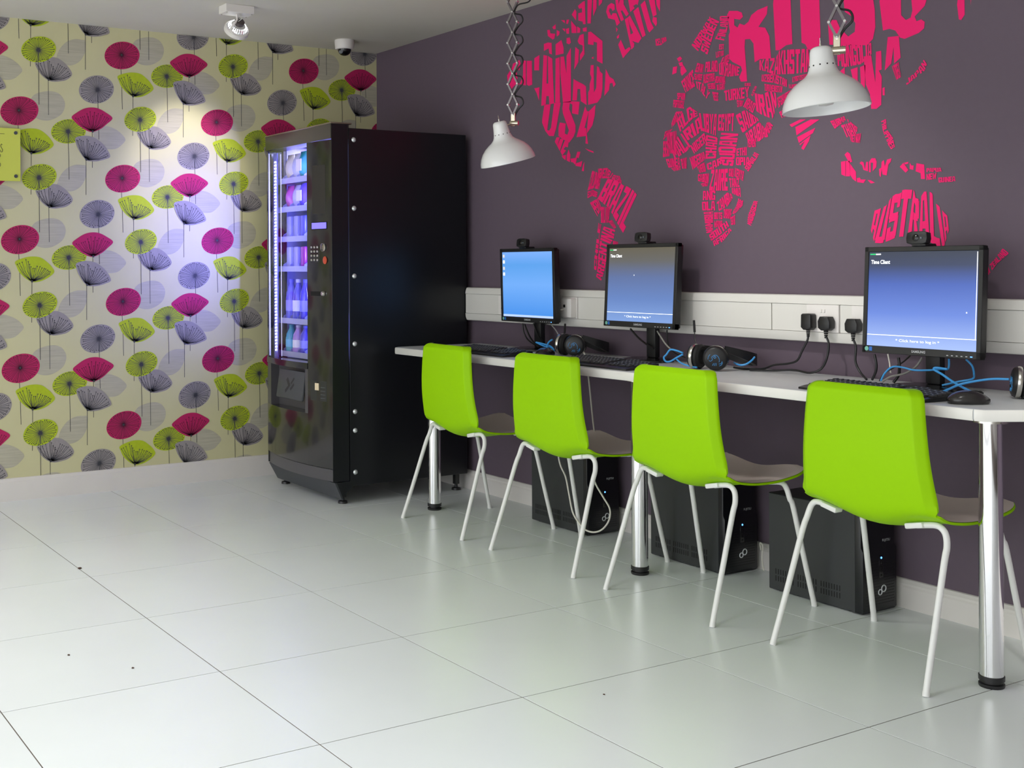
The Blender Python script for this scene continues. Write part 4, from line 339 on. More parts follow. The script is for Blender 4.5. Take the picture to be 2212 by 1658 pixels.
# ------------------------------------------------------------------ world map lettering
def Vr(a, b, c=0., d=1.): return [(a, c), (b, c), (b, d), (a, d)]
tb, mb_, bb = Vr(.05, .95, .81, 1), Vr(.1, .9, .41, .59), Vr(.05, .95, 0, .19)
G = {'A': [[(0, 0), (.33, 0), (.45, 1), (.2, 1)], [(1, 0), (.67, 0), (.55, 1), (.8, 1)], Vr(.2, .8, .84, 1), [(.2, .24), (.8, .24), (.78, .4), (.22, .4)]],
 'B': [Vr(0, .37), tb, mb_, bb, Vr(.64, 1, .07, .46), Vr(.62, .97, .54, .93)], 'C': [Vr(0, .37, .05, .95), tb, bb, Vr(.64, 1, .66, .95), Vr(.64, 1, .05, .34)],
 'D': [Vr(0, .37), Vr(.1, .85, .83, 1), Vr(.1, .85, 0, .17), Vr(.64, 1, .07, .93)], 'E': [Vr(0, .4), tb, mb_, bb], 'F': [Vr(0, .4), tb, mb_],
 'G': [Vr(0, .37, .05, .95), tb, bb, Vr(.64, 1, .7, .95), Vr(.64, 1, .05, .48), Vr(.5, 1, .38, .5)], 'H': [Vr(0, .36), Vr(.64, 1), mb_], 'I': [Vr(.1, .9)],
 'J': [Vr(.62, 1, .1, 1), bb, Vr(0, .36, .05, .34)], 'K': [Vr(0, .36), [(.3, .4), (.66, 1), (1, 1), (.42, .4)], [(.32, .62), (.5, .66), (1, 0), (.64, 0)]],
 'L': [Vr(0, .42), Vr(.1, 1, 0, .18)], 'M': [Vr(0, .27), Vr(.73, 1), [(.1, 1), (.32, 1), (.58, .25), (.42, .25)], [(.9, 1), (.68, 1), (.42, .25), (.58, .25)]],
 'N': [Vr(0, .31), Vr(.69, 1), [(.05, 1), (.35, 1), (.95, 0), (.65, 0)]], 'O': [Vr(0, .37, .06, .94), Vr(.63, 1, .06, .94), Vr(.1, .9, .84, 1), Vr(.1, .9, 0, .16)],
 'P': [Vr(0, .37), tb, mb_, Vr(.64, 1, .45, .95)], 'Q': [Vr(0, .37, .06, .94), Vr(.63, 1, .06, .94), Vr(.1, .9, .84, 1), Vr(.1, 1, 0, .16)],
 'R': [Vr(0, .37), tb, mb_, Vr(.64, 1, .48, .95), [(.42, .5), (.74, .5), (1, 0), (.64, 0)]], 'S': [tb, mb_, bb, Vr(0, .37, .5, .95), Vr(.63, 1, .05, .5), Vr(.63, 1, .7, .95), Vr(0, .37, .05, .3)],
 'T': [tb, Vr(.31, .69)], 'U': [Vr(0, .37, .06, 1), Vr(.63, 1, .06, 1), Vr(.1, .9, 0, .16)], 'V': [[(0, 1), (.36, 1), (.62, 0), (.38, 0)], [(1, 1), (.64, 1), (.38, 0), (.62, 0)]],
 'W': [[(0, 1), (.26, 1), (.36, 0), (.14, 0)], [(1, 1), (.74, 1), (.64, 0), (.86, 0)], [(.36, 0), (.2, 0), (.42, .8), (.58, .8)], [(.64, 0), (.8, 0), (.58, .8), (.42, .8)]],
 'X': [[(0, 1), (.36, 1), (1, 0), (.64, 0)], [(1, 1), (.64, 1), (0, 0), (.36, 0)]], 'Y': [[(0, 1), (.36, 1), (.62, .42), (.38, .42)], [(1, 1), (.64, 1), (.38, .42), (.62, .42)], Vr(.33, .67, 0, .5)],
 'Z': [tb, bb, [(.64, .85), (1, .85), (.38, .15), (0, .15)]]}
def along(P, t):
    P = [Vector(p) for p in P]; L = [(b-a).length for a, b in zip(P, P[1:])]; s = t*sum(L)
    for a, b, l in zip(P, P[1:], L):
        if s <= l or l == L[-1] and b is P[-1]: return a+(b-a)*(s/l if l else 0)
        s -= l
    return P[-1]
YM = -.0012
mural = thing('world_map_mural', (2.6, YM, 1.05), 'bright pink world map made of country names on dark purple wall', 'mural')
bypoly = {}
for nm, ps in MURAL_POLYS: bypoly.setdefault(nm, []).extend(ps)
def letter_obj(faces, label, name='country_lettering'):
    b = MB()
    for k, f in enumerate(faces): b.poly([(x, YM-.00012*(k % 9), z) for x, z in f])
    for f in b.bm.faces: f.normal_update()
    bmesh.ops.triangulate(b.bm, faces=b.bm.faces)
    for f in b.bm.faces:
        f.normal_update()
        if f.normal.y > 0: f.normal_flip()
    me = bpy.data.meshes.new(name); bmesh.ops.translate(b.bm, vec=-BASE[mural.name], verts=b.bm.verts); b.bm.to_mesh(me); b.bm.free()
    me.materials.append(M_PINK); o = bpy.data.objects.new(name, me); COL.objects.link(o); o.parent = mural; o['label'] = label
def clean(f):
    return f
for nm, ps in bypoly.items():
    for p in ps: letter_obj([p], 'pink stroke of the lettering '+nm.title(), 'letter_stroke')
SEEN = {}
for txt, top, bot in MURAL_WORDS:
    wts = [.5 if c in 'I ' else 1.25 if c in 'MW' else 1. for c in txt]; tot = sum(wts); a = 0; faces = []
    for c, wt in zip(txt, wts):
        t0, t1 = (a+.03*wt)/tot, (a+.97*wt)/tot; a += wt
        for q in G.get(c, []):
            n = len(q); f = []
            for i, (u, v) in enumerate(q):          # split long edges so the letters follow the outline
                u2, v2 = q[(i+1) % n]; k = 3 if abs(u2-u) > .3 else 1
                for s in range(k): f.append((u+(u2-u)*s/k, v+(v2-v)*s/k))
            faces.append([tuple(along(bot, t0+(t1-t0)*u).lerp(along(top, t0+(t1-t0)*u), v)) for u, v in f])
    letter_obj(faces, 'pink letters spelling '+txt.title())
# ------------------------------------------------------------------ vending machine
VX0, VX1 = .225, .95
def bow(x): t = (x-(VX0+VX1)/2)/((VX1-VX0)/2); return -.805-.045*(1-t*t)
def slab(m, x0, x1, z0, z1, back=-.765, off=0., n=10):
    f0 = [Vector((x0+(x1-x0)*k/n, 0, 0)) for k in range(n+1)]
    F = lambda z: [Vector((p.x, bow(p.x)-off, z)) for p in f0]
    B = lambda z: [Vector((p.x, back, z)) for p in f0]
    m.sheet([F(z0), F(z1)]); m.sheet([B(z0), B(z1)]); m.sheet([F(z0), B(z0)]); m.sheet([F(z1), B(z1)])
    for e in (0, -1): m._add([F(z0)[e], F(z1)[e], B(z1)[e], B(z0)[e]], [(0, 1, 2, 3)])
    bmesh.ops.remove_doubles(m.bm, verts=m.bm.verts, dist=1e-5); return m
vm = thing('vending_machine', ((VX0+VX1)/2, -.42, 0), 'tall black snack vending machine with glowing blue window in the corner', 'vending machine')
MB().box(VX1-.02, VX1, -.718, -.04, .085, 1.79, .002).build('side_panel', M_BLACKM, vm)
MB().box(VX0, VX0+.02, -.718, -.04, .085, 1.79, .002).build('side_panel', M_BLACKM, vm)
MB().box(VX0+.02, VX1-.02, -.718, -.04, 1.765, 1.788).build('top_panel', M_BLACKM, vm)
MB().box(VX0+.02, VX1-.02, -.065, -.042, .085, 1.765).build('back_panel', M_BLACKM, vm)
MB().box(VX0+.02, VX1-.02, -.715, -.065, .085, .62).build('lower_cabinet', M_BLACKM, vm)
MB().box(VX0+.022, VX1-.022, -.70, -.08, .62, .64).build('cabinet_floor', M_PURPINT, vm)
# door shell
MB().box(VX1-.003, VX1, -.811, -.722, .112, 1.8065, .001).build('door_edge', M_BLACKM, vm)
MB().box(VX0, VX0+.012, -.805, -.722, .112, 1.735, .002).build('door_edge', M_BLACKM, vm)
hd = MB().prism([(VX0, -.715), (VX1-.004, -.715), (VX1-.004, -.812), (VX0, -.812)], 0, .07)   # straight header above the bowed front
hd.xf(Matrix(((1, 0, 0, 0), (0, 0, 1, 0), (0, 1, 0, 1.737), (0, 0, 0, 1)))); hd.build('door_header', mat('header_gloss', lin(44, 40, 38), .3, coat=.12), vm, angle=20)
MB().box(VX0-.002, VX1+.001, -.816, -.70, 1.807, 1.814, .002).build('door_cap', mat('bronze_trim', lin(150, 138, 122), .3, metal=.8), vm)
slab(MB(), .752, VX1-.001, .172, 1.731).build('control_column', M_BLACKG, vm, angle=30)
slab(MB(), VX0+.001, .252, .66, 1.731).build('window_stile', M_BLACKG, vm, angle=30)
slab(MB(), VX0+.001, .752, .634, .664, off=.004).build('window_sill', M_BLACKG, vm, angle=30)
slab(MB(), VX0+.001, .752, .172, .42).build('lower_door', M_BLACKG, vm, angle=30)
slab(MB(), VX0+.001, VX1-.001, .112, .168, off=-.006).build('bottom_rail', mat('surround_grey', lin(80, 78, 82), .35), vm, angle=30)
slab(MB(), VX0+.001, .30, .42, .634).build('dispenser_jamb', mat('surround_grey', lin(80, 78, 82), .35), vm, angle=30)
slab(MB(), .728, .752, .42, .634).build('dispenser_jamb', mat('surround_grey', lin(80, 78, 82), .35), vm, angle=30)
MB().box(.30, .728, -.775, -.765, .42, .634).build('dispenser_recess', mat('surround_grey', lin(80, 78, 82), .35), vm)
b = MB(); g = [[Vector((x, bow(x)+.004, z)) for x in [.252+(.5)*k/10 for k in range(11)]] for z in (.664, 1.731)]; b.sheet(g)
glass = b.build('glass_pane', M_GLASS, vm, angle=60)
fl = MB().box(-.15, .15, -.012, .004, -.072, .072, .006, seg=2); fm = T(.565, -.832, .543)@R(math.radians(-9), 'X')@R(math.radians(-1.5), 'Z'); fl.xf(fm)
flap = fl.build('dispenser_flap', mat('flap_grey', lin(74, 76, 82), .4), vm)
lg = MB()
for q in ([(-.05, .02), (-.035, .035), (.0, -.0), (-.015, -.012)], [(.005, .008), (.035, .038), (.045, .03), (.015, 0)], [(-.05, -.03), (-.04, -.045), (.005, -.005), (-.003, .006)], [(.005, -.02), (.04, .01), (.05, 0), (.015, -.03)]): lg.poly([(u, -.0125, v) for u, v in q])
lg.xf(fm); lg.build('chevron_mark', mat('flap_mark', lin(52, 52, 56), .5), flap)
kp = MB(); kp._add([Vector((VX0+.004, -.802, .108)), Vector((VX1, -.802, .108)), Vector((VX1, -.765, .026)), Vector((VX0+.03, -.765, .026)), Vector((VX0+.004, -.792, .108)), Vector((VX1, -.792, .108)), Vector((VX1, -.755, .026)), Vector((VX0+.03, -.755, .026))], [(0, 1, 2, 3), (1, 5, 6, 2), (5, 4, 7, 6), (4, 0, 3, 7), (0, 4, 5, 1), (3, 2, 6, 7)])
for x_ in (VX0+.03, VX1-.012): MB().prism([(-.795, .108), (-.70, .108), (-.70, .085), (-.735, .06), (-.758, .028)], x_, x_+.011, Matrix(((0, 1, 0, 0), (1, 0, 0, 0), (0, 0, 1, 0), (0, 0, 0, 1)))).build('kick_bracket', M_BLACKM, vm)
kp.build('kick_plate', M_DKGREY, vm, smooth=False)
for fx, fy in ((.905, -.735), (.29, -.735), (.905, -.08), (.29, -.08)):
    lgm = MB().box(fx-.012, fx+.012, fy-.012, fy+.012, .03, .095); lf = lgm.build('levelling_leg', M_BLKPL, vm)
    MB().lathe([(.008, .03), (.009, .014), (.022, .011), (.024, 0), (0, 0)], 14, T(fx, fy, 0)).build('foot', M_BLKPL, lf)
for z in (1.735, 1.408, 1.085, .762, .439, .349, .150):
    MB().lathe([(.0, .008), (.007, .0068), (.011, .003), (.0122, 0)], 14, T(VX1, -.69, z)@R(math.pi/2, 'Y')).build('bolt', mat('bolt_steel', (.75, .78, .80), .28, metal=.6), vm)
# controls on the column
def onb(x, z, off=0.): return Vector((x, bow(x)-off, z))
def plate(name, x0, x1, z0, z1, m, off=.002, parent=vm):
    a = math.atan2(bow(x1)-bow(x0), x1-x0); p = MB(); xm = (x0+x1)/2; h = (x1-x0)/2/math.cos(a)
    p.box(-h, h, -off, .003, z0, z1, .0006); p.xf(T(xm, (bow(x0)+bow(x1))/2, 0)@R(a, 'Z')); return p.build(name, m, parent)
plate('recessed_panel', .798, .898, 1.383, 1.616, mat('column_panel', lin(46, 44, 42), .35), .0012)
lcd = plate('lcd_display', .790, .910, 1.308, 1.345, M_BLKGL, .002); plate('lcd_glow', .795, .905, 1.312, 1.341, M_LCD, .003, lcd)
keyp = plate('keypad', .782, .848, 1.152, 1.236, M_BLACKG, .001)
for r in range(4):
    for c in range(3):
        x = .792+c*.0235; z = 1.224-r*.0205; MB().lathe([(0, .005), (.005, .0045), (.0068, .002), (.0068, 0)], 10, T(x, bow(x)-.001, z)@R(math.pi/2, 'X')).build('key', M_STEEL, keyp)
MB().lathe([(0, .008), (.010, .008), (.019, .005), (.021, 0)], 18, T(.88, bow(.88), 1.222)@R(math.pi/2, 'X')).build('coin_slot', M_STEEL, vm)
plate('coin_slit', .878, .882, 1.206, 1.238, M_VENT, .010)
tag(MB().lathe([(0, .006), (.012, .006), (.018, .003), (.019, 0)], 18, T(.893, bow(.893), 1.161)@R(math.pi/2, 'X')).build('return_button', mat('red_button', lin(205, 80, 50), .35), vm), 'orange red coin return button')
plate('note_slot', .780, .858, .990, 1.012, M_VENT, .001)
MB().lathe([(0, .012), (.009, .012), (.012, .008), (.013, 0)], 14, T(.883, bow(.883), 1.002)@R(math.pi/2, 'X')).build('door_lock', M_STEEL, vm)
stk = plate('notice_plate', .776, .900, .488, .584, mat('notice_dark', lin(48, 50, 50), .4), .0012)
plate('price_window', .812, .842, .538, .572, mat('cream_card', lin(230, 212, 180), .5), .002, stk)
for k in range(4): plate('text_line', .856, .89, .552-k*.017, .5545-k*.017, M_GREYT, .002, stk)
# interior
MB().box(VX0+.021, VX0+.024, -.70, -.09, .64, 1.76).build('interior_wall', M_PURPINT, vm)
MB().box(VX1-.2, VX1-.197, -.70, -.09, .64, 1.76).build('interior_wall', M_PURPINT, vm)
MB().box(VX0+.024, VX1-.2, -.36, -.355, .64, 1.76).build('interior_back', M_PURPINT, vm)
st = MB().box(.27, .312, -.788, -.782, .66, 1.72); strip = st.build('light_channel', mat('channel_white', lin(120, 120, 190), .4), vm)
for k in range(60):
    z = .70+k*.0165
    if k == 0: o = MB().lathe([(0, .003), (.0042, .0022), (.0055, 0)], 8, R(math.radians(65), 'X')@T(0, 0, 0)).build('led', M_LED, strip, local=True); LEDM = o.data
    else: o = bpy.data.objects.new('led', LEDM); COL.objects.link(o); o.parent = strip
    o.location = Vector((.298, -.792, z))-BASE[vm.name]
MB().box(.262, .266, -.812, -.806, .67, 1.72).build('light_edge', mat('soft_edge', (.6, .6, .9), .4, emit=(.45, .45, 1), es=.35), vm)
MB().cyl((.362, -.79, .67), (.362, -.79, 1.71), .0014, 6).build('light_edge', mat('soft_edge2', (.6, .6, .9), .4, emit=(.7, .7, 1), es=.9), vm)
MB().box(.742, .747, -.735, -.715, .68, 1.72).build('light_strip', M_LEDB, vm)
area('light_machine_strip', (.738, -.726, 1.15), (.0, -1.12, 1.12), 7.5, .02, 1.0, (.18, .20, 1.0), 80)
area('light_machine_top', (.5, -.55, 1.755), (.5, -.6, 1.0), 5, .4, .2, (.5, .5, 1.0))
SH = [1.565, 1.418, 1.265, 1.112, .845, .675]
for k, z in enumerate(SH):
    t = MB().box(.25, .748, -.755, -.37, z, z+.006).build('shelf_tray', M_PURPINT, vm)
    MB().box(.25, .748, -.765, -.758, z-.006, z+.022).build('price_rail', mat('rail_white', lin(186, 186, 214), .4), t)
    for x in (.305, .385, .465, .545, .64, .735):
        MB().prism([(-.75, z), (-.38, z), (-.38, z+.05), (-.72, z+.05), (-.75, z+.03)], x-.0015, x+.0015, Matrix(((0, 1, 0, 0), (1, 0, 0, 0), (0, 0, 1, 0), (0, 0, 0, 1)))).build('divider', M_PURPINT, t)
# goods on the trays: each its own thing
def bag(x, y, z, w, h, col, label, band=None):
    m = MB(); n = 8; gr = []
    for s in (-1, 1):
        gr = []
        for i in range(n+1):
            v = i/n; row = []
            for k in range(7):
                u = k/6; e = (math.sin(math.pi*min(max((v-.06)/.88, 0), 1))**.6)*(math.sin(math.pi*u)**.7 if 0 < u < 1 else 0)
                row.append(Vector((x-w/2+w*u*(1-.06*math.sin(math.pi*v)), y+s*.03*e, z+h*v)))
            gr.append(row)
        m.sheet(gr)
    bmesh.ops.remove_doubles(m.bm, verts=m.bm.verts, dist=1e-5)
    t = thing('snack_bag', (x, y, z), label, 'snack bag', 'goods in the vending machine')
    m.build('bag', mat('foil_%d_%d_%d' % tuple(int(c) for c in col), lin(*col), .25, coat=.3), t, angle=60)
    if band:
        q = MB().box(x-w*.38, x+w*.38, y-.033, y-.029, z+h*.30, z+h*.72, .001); q.build('brand_band', mat('band_%d_%d_%d' % tuple(int(c) for c in band), lin(*band), .4), t)
def bottle(x, y, z, h, r, col, cap, label):
    t = thing('drink_bottle', (x, y, z), label, 'bottle', 'goods in the vending machine')
    MB().lathe([(0, 0), (r*.9, .0), (r, .006), (r, h*.55), (r*.92, h*.6), (r*.9, h*.68), (r*.42, h*.88), (r*.4, h*.93)], 14, T(x, y, z)).build('bottle_body', mat('drink_%d_%d_%d' % tuple(int(c) for c in col), lin(*col), .15, coat=.4), t)
    MB().lathe([(r*.45, h*.92), (r*.45, h), (0, h)], 12, T(x, y, z)).build('bottle_cap', mat('cap_%d_%d_%d' % tuple(int(c) for c in cap), lin(*cap), .4), t)
    MB().lathe([(r*1.01, h*.24), (r*1.01, h*.5)], 14, T(x, y, z)).build('wrap_label', mat('wrap_%d' % int(cap[0]), lin(*[min(255, c+60) for c in cap]), .4), t)
def bar(x, y, z, w, h, col, label):
    t = MB().box(x-w/2, x+w/2, y-.012, y+.012, z, z+h, .006, seg=2).build('snack_bar', mat('bar_%d_%d_%d' % tuple(int(c) for c in col), lin(*col), .3, coat=.2)); tag(t, label, 'snack bar', 'goods in the vending machine')
e_ = .0065
bag(.345, -.722, SH[0]+e_, .072, .14, (225, 215, 180), 'pale yellow snack bag on the top shelf of the vending machine')
bag(.425, -.722, SH[0]+e_, .072, .14, (205, 205, 225), 'silvery snack bag on the top shelf beside a pale yellow bag')
bag(.505, -.728, SH[0]+e_, .072, .145, (40, 170, 175), 'turquoise snack bag with white band on the top shelf', (245, 235, 240))
bag(.345, -.722, SH[1]+e_, .072, .125, (205, 90, 170), 'pink snack bag on the second shelf of the vending machine')
bag(.425, -.722, SH[1]+e_, .072, .125, (195, 190, 220), 'clear wrapped snack bag on the second shelf')
bag(.505, -.728, SH[1]+e_, .072, .13, (95, 60, 220), 'violet snack bag with white band on the second shelf', (240, 235, 250))
for k, (x, c, nm) in enumerate(((.345, (190, 190, 220), 'silver'), (.425, (165, 165, 205), 'grey'), (.505, (90, 90, 190), 'blue'))): bar(x, -.728, SH[2]+e_, .05, .12, c, nm+' wrapped snack bar upright on the third shelf')
for k, (x, c, nm) in enumerate(((.345, (205, 205, 235), 'white'), (.425, (180, 175, 225), 'lilac'), (.505, (170, 40, 150), 'magenta'))): bar(x, -.728, SH[3]+e_, .05, .115, c, nm+' wrapped snack bar upright on the fourth shelf')
for k, (x, c, cp, nm) in enumerate(((.345, (120, 120, 215), (120, 120, 220), 'lilac'), (.425, (100, 95, 205), (210, 210, 240), 'white'), (.505, (70, 60, 190), (80, 80, 200), 'blue'))): bottle(x, -.722, SH[4]+e_, .215, .032, c, cp, 'tall drink bottle with '+nm+' cap on the fifth shelf')
for k, (x, c, cp, nm) in enumerate(((.345, (90, 185, 190), (60, 150, 170), 'teal'), (.425, (190, 150, 215), (200, 190, 235), 'pale pink'), (.505, (80, 70, 190), (90, 90, 205), 'dark blue'))): bottle(x, -.722, SH[5]+e_, .15, .033, c, cp, 'short '+nm+' drink bottle on the bottom shelf')
# ------------------------------------------------------------------ long desk
DZ0, DZ1, DY = .712, .745, -.525
dk = thing('computer_desk', (2.6, -.28, 0), 'long white desk on chrome legs along the purple wall', 'desk')
out = [(1.03, -.012), (4.33, -.012), (4.02, DY+.006), (3.995, DY), (1.05, DY), (1.03, DY+.02)]
TOPM = Matrix(((1, 0, 0, 0), (0, 0, 1, 0), (0, 1, 0, 0), (0, 0, 0, 1)))
MB().prism(out, DZ0+.001, DZ1, TOPM, bev=.006, seg=3).build('desktop', M_DESK, dk, angle=50)
ed = MB(); E2 = [Vector((1.03, -.02, 0)), Vector((1.03, DY+.02, 0)), Vector((1.05, DY, 0)), Vector((3.992, DY, 0))]
def edge(pts, nm):
    m = MB(); prof = [(.0, DZ1-.0015), (.0016, DZ1-.005), (.0022, DZ1-.012), (.0022, DZ0+.006), (0, DZ0+.001)]
    rows = []
    for i, p in enumerate(pts):
        d = (pts[min(i+1, len(pts)-1)]-pts[max(i-1, 0)]).normalized(); n = Vector((d.y, -d.x, 0)); rows.append([p+n*o+Vector((0, 0, z)) for o, z in prof])
    m.sheet(rows); return m.build(nm, M_EDGE, dk, angle=50)
def out_edge(pts): return edge(pts, 'edge_band')
out_edge(E2); out_edge([Vector((3.995, DY, 0)), Vector((4.02, DY+.006, 0)), Vector((4.33, -.02, 0))])
for lx, ly in ((1.262, -.445), (2.632, -.445), (4.0, -.462)):
    lg_ = MB().lathe([(.030, .028), (.030, DZ0)], 32, T(lx, ly, 0)).build('leg', M_CHROME, dk)
    MB().lathe([(0, 0), (.031, 0), (.0325, .003), (.0325, .009), (.026, .011), (.026, .016), (.0325, .018), (.0325, .030), (.029, .031)], 24, T(lx, ly, 0)).build('adjustable_foot', M_BLKPL, lg_)
    MB().lathe([(.045, DZ0-.006), (.045, DZ0+.0005)], 20, T(lx, ly, 0)).build('top_flange', M_STEEL, lg_)
# ------------------------------------------------------------------ chairs
def chair_profile(v):
    """v 0..1 : from top of the back down and forward along the seat -> (y,z) of the centre line"""
    P = [(-.172, .790), (-.176, .70), (-.174, .60), (-.162, .51), (-.141, .432), (-.096, .396), (-.02, .383), (.08, .385), (.17, .400), (.25, .424)]
    t = v*(len(P)-1); i = min(int(t), len(P)-2); t -= i
    a, b, c, d = (Vector(P[min(max(i+k-1, 0), len(P)-1)]) for k in range(4))
    return .5*((2*b)+(c-a)*t+(2*a-5*b+4*c-d)*t*t+(3*b-3*c+d-a)*t**3)
US = [-1, -.97, -.94, -.915, -.895, -.88, -.85]+[-.8+.1*k for k in range(17)]+[.85, .88, .895, .915, .94, .97, 1]
def seat_lift(v): return min(max((v-.36)/.14, 0), 1)*(1-.45*max(0, (v-.62)/.38))
def chair_grid(vs, nu, off, inset=0.):
    rows = []
    for v in vs:
        p = chair_profile(v); e = .004
        q = chair_profile(min(v+e, 1))-chair_profile(max(v-e, 0)); q = q.normalized(); nrm = Vector((-q.y, q.x))   # toward the sitter
        hw = .187+(.223-.187)*min(v/.42, 1)
        for ev, L, r in ((v, .046, .038), (1-v, .10, .06)):
            if ev < L: s = 1-ev/L; hw -= r*(1-math.sqrt(max(0, 1-s*s)))
        hw -= inset+.009*math.exp(-((v-.452)/.028)**2); row = []; sn = seat_lift(v)
        for k in range(nu+1):
            u = US[k]; cr_ = max(0, abs(u)-.885)/.115
            y = p.x+(1-sn)*(.006*u*u+.020*cr_); z = p.y+sn*.036*(1-math.cos(math.pi*u))/2
            if v < .03: y += .013*(1-v/.03)
            row.append(Vector((hw*u, y+nrm.x*off, z+nrm.y*off)))
        rows.append(row)
    return rows
def under(x, y):
    """height of the shell's underside at x,y (seat part)"""
    best = min((abs(chair_profile(k/200).x-y), k/200) for k in range(90, 201))[1]
    return chair_profile(best).y+seat_lift(best)*.036*(1-math.cos(math.pi*min(abs(x)/.222, 1)))/2
def make_chair():
    c = bpy.data.objects.new('chair', None); COL.objects.link(c)
    vs = [0, .003, .007, .012, .018, .025, .03, .036, .042, .05]+[.05+.95*k/44 for k in range(1, 45)]; nv, nu = len(vs)-1, len(US)-1
    A = chair_grid(vs, nu, 0); B = chair_grid(vs, nu, .007)
    m = MB(); m.sheet(A); m.sheet(B)
    rim = lambda Gd: [Gd[0][k] for k in range(nu+1)]+[Gd[i][nu] for i in range(1, nv+1)]+[Gd[nv][k] for k in range(nu-1, -1, -1)]+[Gd[i][0] for i in range(nv-1, 0, -1)]
    ra, rb = rim(A), rim(B); m.sheet([ra+[ra[0]], rb+[rb[0]]])
    bmesh.ops.remove_doubles(m.bm, verts=m.bm.verts, dist=1e-6)
    m.build('shell', M_CHAIR, c, angle=50)
    l = MB(); l.sheet(chair_grid(vs, nu, .0085, .0025)); l.build('seat_liner', M_SEAT, c, angle=60)
    for fy, ty in ((-.23, -.098), (.232, .14)):
        uz = lambda x: under(x, ty)-.0105
        for sx in (-1, 1):
            zt_ = uz(.192)
            lm = MB(); lm.tube([(sx*.252, fy, .004), (sx*.242, fy+(ty-fy)*.42, .17), (sx*.233, fy+(ty-fy)*.82, .33), (sx*.2295, fy+(ty-fy)*.95, zt_-.05), (sx*.222, ty, zt_-.02), (sx*.209, ty, zt_-.004), (sx*.192, ty, zt_), (sx*.165, ty, uz(.165)), (sx*.135, ty, uz(.135))], .0088, 12, 6)
            lg_ = lm.build('leg', M_LEGW, c)
            MB().cyl((sx*.2525, fy, 0), (sx*.2515, fy+(ty-fy)*.02, .012), .0095, 12).build('leg_cap', M_LEGW, lg_)
            an = math.atan2(uz(.165)-uz(.115), .05)
            MB().box(-.034, .022, -.017, .017, -.011, .005, .004, T(sx*.14, ty, uz(.14)+.004)@R(-sx*an, 'Y'), seg=2).build('bracket', M_LEGW, c)
    return c
def copy_tree(o, parent=None):
    c = o.copy(); COL.objects.link(c); c.parent = parent
    for ch in list(o.children): copy_tree(ch, c)
    return c
ch0 = make_chair()
for k, (x, y, rz, lab) in enumerate(((1.612, -.455, -3, 'lime green shell chair nearest the vending machine'), (2.302, -.465, 0, 'lime green shell chair second from the vending machine'), (2.988, -.472, -1, 'lime green shell chair third from the vending machine'), (3.706, -.452, 0, 'lime green shell chair nearest the camera beside the front desk leg'))):
    c = ch0 if k == 0 else copy_tree(ch0)
    c.location = (x, y, 0); c.rotation_euler = (0, 0, math.radians(rz)); tag(c, lab, 'chair', 'lime green chairs along the desk')
